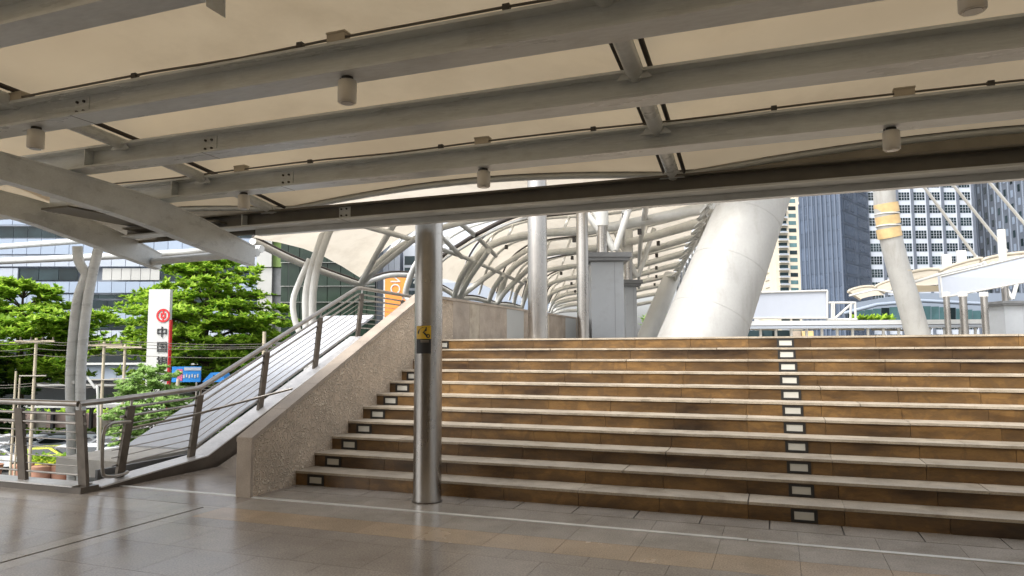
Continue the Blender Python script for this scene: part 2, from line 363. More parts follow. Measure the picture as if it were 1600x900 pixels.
# ------------------------------------------------------------------ grand staircase
st = thing('staircase', 'wide flight of eleven steps with pale treads and rust brown stained risers', 'staircase', (-.8, Y0, 0))
XR = 5.0
def xl(k): return -5.495-.0179*k
rp_ = {}
for k in range(11):
    y = Y0+k*TR; z = k*RZ; x = xl(k); off = [-.33, -.35, -.37, -.36, -.38, -.40, -.38, -.40, -.41, -.42, -.42][k]
    xs = [x]; j = off-.83*7
    while j < XR:
        if j > x+.15: xs.append(j)
        j += .83
    xs.append(XR)
    for a, b in zip(xs[:-1], xs[1:]):
        key = round(b-a, 2)
        if key not in rp_:
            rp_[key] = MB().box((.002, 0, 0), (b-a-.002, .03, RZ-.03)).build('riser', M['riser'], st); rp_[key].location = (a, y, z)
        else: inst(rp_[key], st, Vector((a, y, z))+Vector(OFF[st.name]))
    # treads
    xs2 = [x]; j = off-.83*7+.41*(k % 2)
    dp = TR+.03 if k < 10 else .42
    while j < XR:
        if j > x+.15: xs2.append(j)
        j += .83
    xs2.append(XR)
    for a, b in zip(xs2[:-1], xs2[1:]):
        key = ('t', round(b-a, 2), dp)
        if key not in rp_:
            rp_[key] = MB().box((.0015, -.012, RZ-.026), (b-a-.0015, dp-.016, RZ)).build('tread', M['tread'], st); rp_[key].location = (a, y, z)
        else: inst(rp_[key], st, Vector((a, y+random.uniform(-.0025, .0025), z+random.uniform(-.0013, .0013)))+Vector(OFF[st.name]), random.uniform(-.0008, .0008))
cb = MB(); pts = [(0, Y0+.035, -.2)]
for k in range(11):
    pts += [(0, Y0+k*TR+.031, k*RZ-.0 if k else 0), (0, Y0+k*TR+.031, (k+1)*RZ-.033)]
pts += [(0, Y0+4.1, ZL-.033), (0, Y0+4.1, -.2)]
cb.prism([(-5.69, p[1], p[2]) for p in pts], (XR+5.69, 0, 0)); cb.build('stair_core', M['grout'], st)
tag(MB().box((-5.66, Y0+4.12, ZL-.6), (14, 30, ZL)).box((XR, Y0+.05, -1), (13, Y0+4.12, ZL)).build('landing', M['granite_pale'], loc=(0, 12, ZL)), kind='structure')
tag(MB().box((14, Y0+4.12, ZL-.6), (30, 60, ZL)).box((-5.66, 30, ZL-.6), (14, 75, ZL)).build('upper_deck', M['concrete'], loc=(10, 40, ZL)), kind='structure')

# step lights
ords = ['lowest', 'second', 'third', 'fourth', 'fifth', 'sixth', 'seventh', 'eighth', 'ninth', 'tenth', 'topmost']
proto = None
for side, x0, dx in (('left', -5.21, -.0155), ('right', .16, -.008)):
    for k in range(11):
        loc = (x0+dx*k, Y0+k*TR, k*RZ+.066)
        place = 'beside the stone side wall' if side == 'left' else 'in the right hand column of lights'
        lab = ('%s step light %s, white lens in black frame' % (ords[k], place)) if k in (0, 10) else ('%s step light from the bottom %s' % (ords[k], place))
        if proto is None:
            proto = thing('step_light', lab, 'step light', loc, 'step lights set into the risers')
            x, y, z = loc; m = MB(); w2, h2 = .115, .060; iw, ih = .085, .036
            for a, b in (((-w2, -h2), (w2, -ih)), ((-w2, ih), (w2, h2)), ((-w2, -ih), (-iw, ih)), ((iw, -ih), (w2, ih))):
                m.box((x+a[0], y-.010, z+a[1]), (x+b[0], y+.004, z+b[1]))
            m.build('frame', M['black'], proto)
            MB().box((x-iw, y-.006, z-ih), (x+iw, y+.003, z+ih)).build('lens', M['lens'], proto)
        else: copy_tree(proto, loc, lab)

# ------------------------------------------------------------------ side wall (rising with the stair, then level)
sw = thing('side_wall', 'beige carved stone wall climbing beside the stairs with smooth sloping coping', 'wall', (-5.6, 6.4, 0))
zc_ = lambda y: .655+(y-6.4)*.4545
yt = 10.55; zt = zc_(yt)
m = MB(); m.prism([(-5.64, 6.43, -.01), (-5.64, 6.43, zc_(6.43)-.05), (-5.70, yt, zt-.05), (-5.70, 11.7, zt-.05), (-5.70, 11.7, -.01)], (.155, 0, 0)); m.build('carved_face', M['wall_stone'], sw)
m = MB(); m.box((-5.66, 6.39, 0), (-5.465, 6.432, zc_(6.4)-.05)); m.build('end_panel', M['wall_cap'], sw)
n = 7
for i in range(n):
    ya = 6.385+(yt-6.385)*i/n; yb = 6.385+(yt-6.385)*(i+1)/n-.004; xa = -5.665-.055*i/n
    MB().obox((xa, ya, zc_(ya)-.05), (.21, 0, 0), (-.008, yb-ya, zc_(yb)-zc_(ya)), (0, 0, .05)).build('coping_stone', M['wall_cap'], sw)
MB().box((-5.72, yt, zt-.05), (-5.50, 11.7, zt)).build('coping_stone', M['wall_cap'], sw)
pw = thing('parapet_wall', 'level stone parapet of polished and matt panels at the head of the stairs', 'wall', (-5.6, 15, ZL))
y = 11.72; i = 0
while y < 22:
    wd = [.75, .5, 1.5, 1.1, .7][i % 5]; mt = M['wall_cap'] if i % 2 else M['panel_silver']
    mt = [M['wall_cap'], M['tread'], M['wall_cap'], M['panel_silver'], M['wall_cap']][i % 5]
    MB().box((-5.70, y, ZL), (-5.56, y+wd-.006, 2.50)).build('stone_panel', mt, pw); y += wd; i += 1
MB().box((-5.72, 11.72, 2.502), (-5.54, y, 2.545)).build('coping', M['wall_cap'], pw)

# ------------------------------------------------------------------ stainless columns
def column(x, y, z0, z1, r, lab, joint=None):
    t = thing('steel_column', lab, 'column', (x, y, z0), 'round stainless columns at the stairs')
    m = MB(); m.tube([(x, y, z0), (x, y, joint or z1)], r, 40); m.build('shaft', M['stainless'], t)
    if joint: m = MB(); m.tube([(x, y, joint), (x, y, joint+.004)], r-.004, 40); m.tube([(x, y, joint+.004), (x, y, z1)], r, 40); m.build('upper_shaft', M['stainless'], t)
    MB().tube([(x, y, z0), (x, y, z0+.012)], r+.012, 40).build('base_ring', M['post_steel'], t)
    return t
c1 = column(-3.565, 6.90, 0, 3.0, .150, 'brushed steel column with a yellow notice, at the foot of the stairs', 2.86)
q = P(840.5, 527, 12.4); column(q.x, q.y, ZL, 9, .172, 'thick steel column standing behind the top step')
q = P(911.5, 527, 19.5); column(q.x, q.y, ZL, 9, .165, 'slimmer steel column just left of the grey cladded pier')

# notice wrapped on the column
def cyl_patch(m, cx, cy, r, a0, a1, z0, z1, mi=0, n=8):
    for i in range(n):
        b0 = a0+(a1-a0)*i/n; b1 = a0+(a1-a0)*(i+1)/n
        m.face([(cx+r*math.sin(b0), cy-r*math.cos(b0), z0), (cx+r*math.sin(b1), cy-r*math.cos(b1), z0), (cx+r*math.sin(b1), cy-r*math.cos(b1), z1), (cx+r*math.sin(b0), cy-r*math.cos(b0), z1)], mi, True)
def cyl_poly(m, cx, cy, r, pts, mi=0):
    m.face([(cx+r*math.sin(a), cy-r*math.cos(a), z) for a, z in pts], mi)
cx, cy = -3.565, 6.90
# angle 0 faces -Y; camera is toward +X so the visible centre is at about +0.47 rad
A0, A1 = .47-1.05, .47+.22; ZT, ZM, ZB = 1.86, 1.72, 1.565
A0 = -.48; A1 = .66
nt_ = thing('camera_notice', 'yellow and black surveillance camera notice stuck on the steel column', 'sign', (cx, cy, ZB))
ca = lambda u: A0+(A1-A0)*u
m = MB(); cyl_patch(m, cx, cy, 0.1525, A0, A1, ZM, ZT, 0, 10); m.build('yellow_panel', M['yellow_print'], nt_)
m = MB(); cyl_patch(m, cx, cy, 0.1525, A0, A1, ZB, ZM, 0, 10); m.build('black_panel', M['ink'], nt_)
m = MB(); cz = lambda v: ZM+(ZT-ZM)*v
for poly in ([(.10, .52), (.22, .70), (.45, .88), (.74, .90), (.74, .62), (.55, .50), (.30, .42), (.15, .38)], [(.48, .50), (.62, .50), (.82, .22), (.74, .14)]):
    # split wide polygons in columns so that they follow the curve
    cyl_poly(m, cx, cy, 0.1555, [(ca(u), cz(v)) for u, v in poly])
ring = []
for i in range(16):
    b0 = 2*math.pi*i/16; b1 = 2*math.pi*(i+1)/16
    f = lambda b, rr: (ca(.82+.13*rr*math.cos(b)), cz(.22+.16*rr*math.sin(b)))
    cyl_poly(m, cx, cy, 0.1558, [f(b0, .55), f(b0, 1), f(b1, 1), f(b1, .55)])
m.build('camera_pictogram', M['ink'], nt_)
m = MB()
for v in (.87, .78): cyl_patch(m, cx, cy, 0.1545, ca(.34), ca(.88), ZB+(ZM-ZB)*v, ZB+(ZM-ZB)*(v+.03), 0, 4)
m.build('text_lines', M['jbox'], nt_)

# ------------------------------------------------------------------ entrance canopy roof
def zb(y): return 3.53-.0148*(y-2)**2
PX = [-9.5, -5.22, -.80, 3.9, 8.6, 13.1]
def mem_z(x, y):
    for a, b in zip(PX[:-1], PX[1:]):
        if a <= x <= b: s = math.sin(math.pi*(x-a)/(b-a)); break
    else: s = 0
    e = max(0, min(1, (6.6-y)/1.2)); amp = .13+.17*e
    return zb(y)+.02+amp*s
roof = thing('entrance_canopy', 'low cream membrane canopy on grey steel beams above the foot of the stairs', 'canopy', (0, 2, 3.4))
m = MB(); NX, NY = 72, 40; xa, xb, ya, yb = -8.4, 13.0, -9.0, 6.62
vs = [(xa+(xb-xa)*i/NX, ya+(yb-ya)*j/NY, mem_z(xa+(xb-xa)*i/NX, ya+(yb-ya)*j/NY)) for j in range(NY+1) for i in range(NX+1)]
m.idx(vs, [(j*(NX+1)+i, j*(NX+1)+i+1, (j+1)*(NX+1)+i+1, (j+1)*(NX+1)+i) for j in range(NY) for i in range(NX)], 0, True)
m.build('roof_membrane', M['membrane'], roof)
# edge tube following the scallops + dark seam
e1 = [(x, 6.62, mem_z(x, 6.62)-.02) for x in [xa+(xb-xa)*i/90 for i in range(91)]]
MB().tube(e1, .032, 8).build('edge_tube', M['paint'], roof)
MB().tube([(x, y-.03, z+.036) for x, y, z in e1], .012, 6).build('edge_seam', M['seam'], roof)
for x in [i*.42-7 for i in range(36)]:
    pass
for xa_, xb_ in ((-8.3, -5.0), (-.75, 12.9)):
    m = MB(); k = 40
    g = [(xa_+(xb_-xa_)*i/k, 6.615, (2.95, mem_z(xa_+(xb_-xa_)*i/k, 6.62)-.02)[j]) for j in (0, 1) for i in range(k+1)]
    m.idx(g, [(i, i+1, k+2+i, k+1+i) for i in range(k)], 0, True); m.build('valance', M['valance'], roof)
# longitudinal pipes under the membrane
for i, px in enumerate(PX[1:4]):
    r = .05 if i == 0 else .058
    pts = [(px-.02*(y-4), y, zb(y)-.07) for y in [6.5-.5*j for j in range(26)]]
    pp = MB().tube(pts, r, 16).build('ridge_pipe', M['paint'], roof)
    for s in (-1, 1):
        MB().tube([(x+s*(r+.03), y, z+.055) for x, y, z in pts], .018, 6).build('pipe_seam', M['seam'], pp)
    for yy in (4.45, 5.4, 6.4):
        b = zb(yy)-.15
        x0 = px-.02*(yy-4)
        MB().prism([(x0-r-.055, yy-.07, b+.03), (x0+r+.055, yy-.07, b+.03), (x0+r, yy-.07, b+.10), (x0-r, yy-.07, b+.10)], (0, .012, 0)).build('gusset', M['paint'], roof)

# ribs
def rib(xr, bot, lab, th=.12):
    """curved box rib in the plane x=xr; bot: list of (y, zbottom, ztop)"""
    o = MB(); k = len(bot)
    ys_ = [b[0] for b in bot]
    tf = .018; prof = smooth_pts([(b[0], b[1], b[2]) for b in bot], 4)
    def strip(x0, x1, f0, f1):
        for a, b in zip(prof[:-1], prof[1:]):
            v = []
            for q_ in (a, b):
                za, zb_ = f0(q_), f1(q_)
                v += [(x0, q_[0], za), (x1, q_[0], za), (x1, q_[0], zb_), (x0, q_[0], zb_)]
            o.idx(v, [(0, 4, 5, 1), (1, 5, 6, 2), (2, 6, 7, 3), (3, 7, 4, 0)], 0, False)
        for q_, fl in ((prof[0], False), (prof[-1], True)):
            za, zb_ = f0(q_), f1(q_); f = [(x0, q_[0], za), (x1, q_[0], za), (x1, q_[0], zb_), (x0, q_[0], zb_)]
            o.face(f if not fl else f[::-1], 0)
    strip(xr-th, xr, lambda q_: q_[1], lambda q_: q_[1]+tf)
    strip(xr-th, xr, lambda q_: q_[2]-tf, lambda q_: q_[2])
    strip(xr-th+.012, xr-.006, lambda q_: q_[1]+tf, lambda q_: q_[2]-tf)
    r_ = o.build('curved_rib', M['paint'], roof); r_['label'] = lab
    return r_
rib(-5.75, [(-6, 2.2, 2.42), (-3, 2.72, 2.94), (0, 2.95, 3.17), (2, 3.0, 3.21), (3.75, 2.965, 3.19), (4.94, 2.865, 3.145), (5.75, 2.735, 3.045), (6.25, 2.66, 2.93), (6.70, 2.60, 2.83)], 'curved rib passing just left of the beams')
rib(-7.50, [(-6, 2.3, 2.55), (-3, 2.78, 3.04), (0, 3.02, 3.28), (3, 3.08, 3.33), (4.9, 3.02, 3.27), (5.7, 2.90, 3.19), (6.5, 2.75, 3.01), (6.98, 2.66, 2.87)], 'outermost curved rib at the left')

# beams
PUR = [(2.55, 3.335), (3.50, 3.225), (4.45, 3.19), (5.40, 3.12), (6.40, 2.985)]
labs = ['beam nearest the viewer at top left', 'second beam, carrying three downlights', 'middle beam without lamps', 'fourth beam, carrying small downlights', 'front fascia beam over the stairs']
for i, (y, z) in enumerate(PUR):
    if i == 0: z -= .0
    m = MB(); mt = M['paint'] if i < 4 else M['paint']
    m.ibeam((-7.44, y, z), (13.0, y, z), .20, .185 if i < 4 else .165)
    if i == 4:
        m = MB(); m.box((-7.44, y-.10, z), (13.0, y+.10, z+.018), 0); m.box((-7.44, y-.10, z+.147), (13.0, y+.10, z+.165), 1); m.box((-7.44, y-.01, z+.018), (13.0, y+.01, z+.147), 1)
        mt = [M['paint'], M['beam_dark']]
    b = m.build('cross_beam', mt, roof); b['label'] = labs[i]
    # splice plates with bolts
    if i:
        xp = [-4.54, -4.54, -4.30, -4.28, -4.31][i]
        s = MB().box((xp-.07, y-.016, z+.03), (xp+.07, y-.0101, z+.155)).build('splice_plate', M['paint'], b)
        for dx in (-.04, .025):
            for dz in (.055, .125): MB().tube([(xp+dx, y-.028, z+dz), (xp+dx, y-.015, z+dz)], .010, 8).build('bolt', M['bolt'], b)
        MB().box((xp+.0, y-.1, z-.0012), (xp+.006, y+.1, z)).build('flange_joint', M['bolt'], b)
        # stiffener near the rib
        MB().box((-5.62, y-.095, z+.019), (-5.608, y-.011, z+.166 if i < 4 else z+.146)).build('stiffener', M['paint'], b)
    if i in (1, 3):
        m = MB(); pts = [(-7.3+.35*j, y-.085+.006*math.sin(j*1.7), z+.205+.006*math.sin(j*.9)) for j in range(44)]
        m.tube(pts, .008, 6); m.build('conduit', M['cable'], b)
        for x in [(-5.3+1.33*j) for j in range(10)]: MB().box((x-.02, y-.1, z+.187), (x+.02, y-.065, z+.222)).build('cable_clip', M['bolt'], b)
    if i == 2:
        pass
MB().prism([P(322, 10, 3.4), P(350, 27, 3.4), P(350, -40, 3.4), P(322, -40, 3.4)], (0, .01, 0)).build('hanging_plate', M['paint'], roof)
# gutter behind the fascia beam
MB().box((-5.6, 6.515, 2.925), (13.0, 6.60, 3.10)).build('gutter', M['paint'], roof)
MB().box((-7.3, 6.2, 3.05), (-5.9, 6.5, 3.07)).build('closing_plate', M['beam_dark'], roof)
MB().box((-7.3, 5.2, 3.1), (-6.9, 6.2, 3.12)).build('closing_plate', M['beam_dark'], roof)

def downlight(x, y, z, s, lab, proto=[None]):
    if proto[0] is None:
        t = thing('downlight', lab, 'downlight', (x, y, z), 'round downlights under the canopy beams'); proto[0] = t
        r = .056
        MB().tube([(x, y, z-.018), (x, y, z)], .034, 14).build('mount', M['bolt'], t)
        MB().box((x-.045, y-.012, z-.03), (x-.038, y+.012, z-.004)).build('bracket', M['bolt'], t)
        o = MB(); o.tube([(x, y, z-.155), (x, y, z-.15), (x, y, z-.03), (x, y, z-.022)], [r-.006, r, r, r-.008], 24); bd = o.build('housing', M['lamp_shell'], t)
        MB().tube([(x, y, z-.159), (x, y, z-.156)], r-.008, 20).build('rim', M['lamp_shell'], bd)
        MB().tube([(x, y, z-.1615), (x, y, z-.1592)], r-.018, 20).build('glass', M['lamp_glass'], t)
    else: copy_tree(proto[0], (x, y, z), lab)
for x, y, z, lab in ((-5.01, 3.5, 3.225, 'white downlight at far left under the second beam, by the curved rib'), (-2.36, 3.5, 3.225, 'largest white downlight, hanging under the second beam left of centre'),
                     (.84, 3.5, 3.225, 'white downlight cut by the top edge of the photo at right'), (-4.79, 5.4, 3.12, 'small white downlight left, hanging under the fourth beam'),
                     (-2.28, 5.4, 3.12, 'small white downlight under the fourth beam, above the steel columns'), (.77, 5.4, 3.12, 'white downlight at right under the fourth beam, above the towers')):
    downlight(x, y, z, 1, lab)
jp = None
for x, y, z, lab in ((-2.38, 3.43, 3.42, 'junction box on the second beam above the largest downlight'), (-5.11, 3.43, 3.42, 'junction box on the second beam at far left'),
                     (-2.26, 5.33, 3.315, 'small junction box on the fourth beam near the centre'), (.85, 5.33, 3.315, 'small junction box on the fourth beam at right'), (-4.77, 5.33, 3.315, 'small junction box on the fourth beam at left')):
    if jp is None:
        jp = thing('junction_box', lab, 'junction box', (x, y, z), 'junction boxes on the beams')
        MB().box((x-.062, y-.03, z-.008), (x+.062, y+.03, z+.038)).build('body', M['jbox'], jp)
        MB().box((x-.066, y-.034, z+.0385), (x+.066, y+.034, z+.05)).build('lid', M['jbox'], jp)
    else: copy_tree(jp, (x, y, z), lab)

# eave tubes and tree shaped column at the left
ec = thing('tree_column', 'curved twin tube steel column holding the canopy edge among the trees', 'column', (-9.6, 8.2, -6))
A = lambda px, py, d=11.0: P(px, py, d)
for pp in ([(113, 880), (112, 700), (110, 600), (114, 530), (121, 470), (131, 440), (134, 428), (126, 414), (122, 402), (121, 385)], [(127, 880), (127, 700), (126, 600), (130, 530), (137, 470), (143, 435), (148, 412), (153, 392), (160, 365)]):
    MB().tube(smooth_pts([A(x, y, 10.9) for x, y in pp], 5), .072, 14).build('curved_tube', M['paint'], ec)
q = A(117, 597, 10.9); MB().tube([q, q-fw*.05], .028, 12).build('bolt_head', M['paint'], ec)
et = thing('eave_tubes', 'pair of long grey eave tubes crossing behind the left curved ribs', 'eave tube', (-11, 9.2, 3.2))
MB().tube([(-16, 9.2, 3.36), (-7.6, 9.0, 3.20)], .062, 12).build('eave_tube', M['paint'], et)
MB().tube([(-16, 9.4, 3.66), (-10.3, 9.2, 3.60)], .055, 12).build('eave_tube', M['paint'], et)
MB().tube([(-7.5, 6.85, 2.75), (-5.85, 6.85, 2.78)], .05, 12).build('eave_tube', M['paint'], et)
# left membrane wing
wing = thing('side_canopy', 'strip of cream membrane roof beyond the left curved ribs', 'canopy', (-12, 7, 3.6))
m = MB(); g = []
for j in range(7):
    for i in range(13):
        u = i/12; v = j/6; g.append((-16.5+8.2*u, 2+7.0*v-1.2*math.sin(math.pi*u)*v, 3.95+.25*math.sin(math.pi*u)-.38*v))
m.idx(g, [(j*13+i, j*13+i+1, (j+1)*13+i+1, (j+1)*13+i) for j in range(6) for i in range(12)], 0, True); m.build('roof_membrane', M['membrane'], wing)
MB().tube([Vector(p)+Vector((0, .02, -.02)) for p in g[-13:]], .03, 8).build('edge_tube', M['paint'], wing)

# ------------------------------------------------------------------ railings
def rail_post(parent, base, top, wdt=.075, along=(1, 0, 0)):
    base = Vector(base); top = Vector(top); a = Vector(along).normalized(); d = top-base; n_ = a.cross(d).normalized()
    b = MB()
    b.obox(base-a*wdt/2-n_*.022, a*wdt, n_*.044, d*.93)
    p = b.build('post', M['post_steel'], parent)
    MB().tube([base+d*.9, base+d*.95+n_*.0, top+Vector((0, 0, .01))], .016, 8).build('bracket', M['rail_steel'], p)
    return p
HZ = [.875, .77, .67, .58, .485, .38, .287, .19]
fr = thing('front_railing', 'stainless balustrade of horizontal tubes and rods across the left edge of the floor', 'railing', (-8.6, 6.0, 0))
MB().tube([(-13, 6.0, .995), (-7.62, 6.0, .995)], .036, 16).build('handrail', M['rail_steel'], fr)
for i, z in enumerate(HZ):
    MB().tube([(-13, 6.0, z), (-7.50, 6.0, z)], .017 if i < 2 else (.012 if i == 7 else .0065), 10).build('rail_tube' if i < 2 else 'rail_rod', M['rail_steel'], fr)
for xb_, xt_ in ((-7.47, -7.60), (-8.46, -8.62), (-9.5, -9.65), (-10.6, -10.75)):
    rail_post(fr, (xb_, 6.0, 0.02), (xt_, 6.0, .99), .125)
MB().box((-13, 5.90, -.3), (-7.40, 6.13, .07)).build('kerb', M['string_stone'], fr)
MB().box((-13, 5.88, .071), (-7.52, 6.145, .085)).build('kerb_plate', M['kerb_metal'], fr)

sr = thing('stair_railing', 'stainless balustrade turning the corner and climbing steeply beside the side wall', 'railing', (-7.6, 8, 0))
XS = -7.6
SL = (2.81-1.08)/(11.76-7.79)
def top_z(y):
    if y < 7.79: return .995+(y-6.0)*(1.08-.995)/1.79
    if y < 11.76: return 1.08+(y-7.79)*SL
    return 2.81-(y-11.76)*.02
def sec(y, z):   # rail at fraction height z above base line
    base = 0.0 if y < 7.79 else ((y-7.79)*SL if y < 11.76 else 2.81-1.08-(y-11.76)*.0)
    base += .12*min(1, max(0, (y-6)/1.8))
    return base+z*(top_z(y)-base)/1.0
YS = [6.35, 7.79, 11.76, 22]
hr = smooth_pts([(-7.62, 6.0, .995), (-7.58, 6.5, 1.02), (XS, 7.79, 1.08)], 3)
MB().tube([(-7.62, 6.0, .995), (-7.57, 6.35, 1.01), (XS, 7.75, 1.075), (XS, 7.85, 1.10), (XS, 11.70, 2.79), (XS, 11.82, 2.81), (XS, 22, 2.68)], .036, 16).build('handrail', M['rail_steel'], sr)
for i, z in enumerate(HZ):
    r = .017 if i < 2 else (.012 if i == 7 else .0065)
    MB().tube([(XS, y, sec(y, z)) for y in (6.55 if i < 2 else 6.45, 7.79, 11.76, 22)], r, 10).build('rail_tube' if i < 2 else 'rail_rod', M['rail_steel'], sr)
for y in (6.62, 7.74, 9.10, 10.48, 11.80, 13.4, 15.2, 17.2):
    rail_post(sr, (XS+.02, y-.09, sec(y, 0)-.12), (XS+.02, y+.07, top_z(y+.07)-.03), .105, (0, 1, 0))
# looping end of the grab rail
lp = smooth_pts([(-7.52, 6.62, .735), (-7.50, 6.45, .745), (-7.50, 6.31, .73), (-7.50, 6.24, .62), (-7.50, 6.25, .2), (-7.50, 6.33, .12), (-7.52, 6.55, .11), (-7.56, 6.65, .12)], 5)
MB().tube(lp, .021, 12).build('loop_end', M['rail_steel'], sr)
MB().tube([P(196, 671, 9.3), P(300, 649, 9.6), P(457, 607, 9.9)], .017, 10).build('grab_rail', M['rail_steel'], sr)
# kerb under the stair railing: polished top plates on a stone string
kb = []
def kz(y): return .02 if y < 6.2 else (.02+.13*(y-6.2)/1.6 if y < 7.8 else .15+(y-7.8)*SL if y < 11.7 else .15+3.9*SL)
Yk = [6.14, 7.8, 11.7, 22]
m = MB()
for a, b in zip(Yk[:-1], Yk[1:]):
    m.prism([(-7.71, a, -.6), (-7.71, a, kz(a)), (-7.71, b, kz(b)), (-7.71, b, -.6)], (.30, 0, 0))
m.build('stone_string', M['string_stone'], sr)
ya = 6.16
while ya < 13:
    yb = min(ya+.9, 7.8) if ya < 7.8 else (min(ya+.95, 11.7) if ya < 11.7 else ya+1)
    MB().obox((-7.72, ya, kz(ya)+.003), (.32, 0, 0), (0, yb-ya-.006, kz(yb)-kz(ya)), (0, 0, .018)).build('kerb_plate', M['kerb_metal'], sr); ya = yb

# sloping roof of the street stair outside the railing
ro = thing('street_stair_roof', 'smooth pale blue grey roof sloping up outside the steel railing', 'stair roof', (-9, 9, 0))
MB().prism([(-9.2, 6.95, -.05), (-9.2, 6.95, .17), (-9.2, 8.0, .19), (-9.2, 8.0, -.05)], (1.22, 0, 0)).build('flat_slab', M['pale_slab'], ro)
ya = 8.01
while ya < 11.7:
    yb = ya+1.22
    MB().obox((-9.15, ya, .16+(ya-8)*SL), (1.22, 0, 0), (0, yb-ya-.012, (yb-ya)*SL), (0, 0, .05)).build('roof_sheet', M['roof_sheet'], ro); ya = yb
MB().obox((-7.92, 6.5, -.25), (.04, 0, 0), (0, 1.5, 0), (0, 0, .4)).obox((-7.92, 8.0, -.22), (.04, 0, 0), (0, 3.6, 3.6*SL), (0, 0, .36)).build('dark_gap_strip', M['cab_cap'], ro)  # dark strip put in to darken the open gap beside the kerb
MB().box((-9.15, 11.7, 1.5), (-7.85, 22, 1.72)).build('upper_slab', M['concrete'], ro)

# ------------------------------------------------------------------ far vaulted canopy
V = thing('vaulted_canopy', 'large white membrane vault on arching pale tubes over the upper deck', 'canopy', (0, 30, 4))
RB = [
 ([(562,445),(600,402),(650,372),(712,350),(800,335),(950,315),(1140,290)], 29, 17),
 ([(717,466),(733,420),(760,388),(800,372),(850,364),(940,357),(1120,322)], 36, 20),
 ([(775,476),(792,430),(822,404),(860,395),(905,391),(985,378),(1108,345)], 42, 25),
 ([(815,482),(828,441),(848,425),(885,417),(930,413),(990,398),(1093,368)], 46, 29),
 ([(838,484),(848,454),(868,440),(900,434),(940,430),(995,417),(1080,393)], 50, 34),
 ([(850,486),(858,463),(878,452),(905,447),(950,443),(1000,430),(1069,412)], 54, 39),
 ([(857,487),(866,470),(884,461),(912,457),(955,453),(1000,442),(1061,428)], 58, 45),
 ([(860,488),(869,476),(888,470),(915,466),(960,463),(1005,452),(1053,443)], 62, 52),
 ([(862,488),(873,482),(893,477),(920,475),(960,472),(1005,463),(1047,456)], 66, 58),
 ([(863,489),(880,486),(900,485),(930,484),(965,482),(1005,474),(1042,468)], 70, 64)]
rib3 = []
for pts, d0, d1 in RB:
    k = len(pts); x0 = pts[0][0]; x1 = pts[-1][0]
    w_ = [P(x, y, 1/((1/d0)*(1-(x-x0)/(x1-x0))+(1/d1)*(x-x0)/(x1-x0))) for x, y in pts]
    rib3.append(smooth_pts(w_, 5))
for i, c in enumerate(rib3):
    MB().tube(c, [.11, .17, .16, .14, .13, .12, .12, .13, .14, .17][i], 12).build('arch_tube', M['vault_steel'], V)
    if i < 7:   # thinner upper chord and posts between the chords
        up_ = [p+Vector((0, .9, .55+.25*math.sin(math.pi*j/(len(c)-1)))) for j, p in enumerate(c)]
        up_[0] = c[0]
        MB().tube(up_, .06, 8).build('upper_chord', M['vault_steel'], V)
        for j in range(6, len(c)-1, 4): MB().tube([c[j], up_[j]], .06, 8).build('chord_post', M['vault_steel'], V)
for i in range(9):
    a, b = rib3[i], rib3[i+1]
    for f, r_ in ((.5, .07),) if i < 5 else ((.5, .09),):
        MB().tube([p*(1-f)+q_*f+Vector((0, 0, .42)) for p, q_ in zip(a, b)], r_, 8).build('purlin_arch', M['vault_steel'], V)
def loft(a, b, za, zb_, name='vault_membrane', sag=.0, mt='membrane2', parent=None, rows_=5):
    m = MB(); n = len(a); g = []
    for r_ in range(rows_+1):
        t = r_/rows_
        for j in range(n):
            p = a[j]*(1-t)+b[j]*t; g.append(p+Vector((0, 0, za*(1-t)+zb_*t-sag*math.sin(math.pi*t))))
    m.idx(g, [(r_*n+j, r_*n+j+1, (r_+1)*n+j+1, (r_+1)*n+j) for r_ in range(rows_) for j in range(n-1)], 0, True)
    return m.build(name, M[mt], parent or V)
# nearest bay, cut back so that the sky shows before the second one
near = smooth_pts([P(395, 377, 22), P(430, 340, 20), P(480, 300, 19), P(560, 262, 18), P(700, 240, 17), P(900, 230, 16), P(1200, 200, 14)], 5)
loft(near, rib3[0], .1, .30, sag=-.3)
arcp = smooth_pts([P(660, 440, 33), P(688, 402, 31), P(720, 380, 30), P(752, 361, 28), P(815, 333, 26), P(950, 305, 23), P(1125, 285, 19)], 5)
loft(arcp, rib3[1], .0, .75, sag=-.2)
MB().tube([p+Vector((0, 0, -.03)) for p in arcp], .09, 8).build('membrane_edge', M['seam'], V)
MB().tube([p+Vector((0, .1, -.2)) for p in arcp], .06, 8).build('edge_tube', M['vault_steel'], V)
for i in range(1, 9):
    a = rib3[i]; b = rib3[i+1]
    a2 = [p*(.93)+q_*.07 for p, q_ in zip(a, b)] if i in (1, 3) else a
    loft(a2 if i > 1 else a2, b, .75 if i > 0 else .3, .75, sag=-.25)
    MB().tube([p+Vector((0, .1, .70)) for p in a], .05, 6).build('membrane_edge', M['seam'], V)
# bottom scallop edges
for a, b, c in ((P(395, 377, 22), P(470, 412, 25), P(562, 445, 29)), (P(562, 445, 29), P(610, 430, 31), P(662, 432, 33)), (P(660, 440, 33), P(690, 450, 35), P(717, 466, 36)), (P(717, 466, 36), P(745, 467, 39), P(775, 476, 42)), (P(775, 476, 42), P(795, 477, 44), P(815, 482, 46))):
    MB().tube(smooth_pts([a, b, c], 4), .12, 8).build('scallop_tube', M['vault_steel'], V)
    MB().tube([p+Vector((0, 0, .15)) for p in smooth_pts([a, b, c], 4)], .05, 6).build('scallop_seam', M['seam'], V)
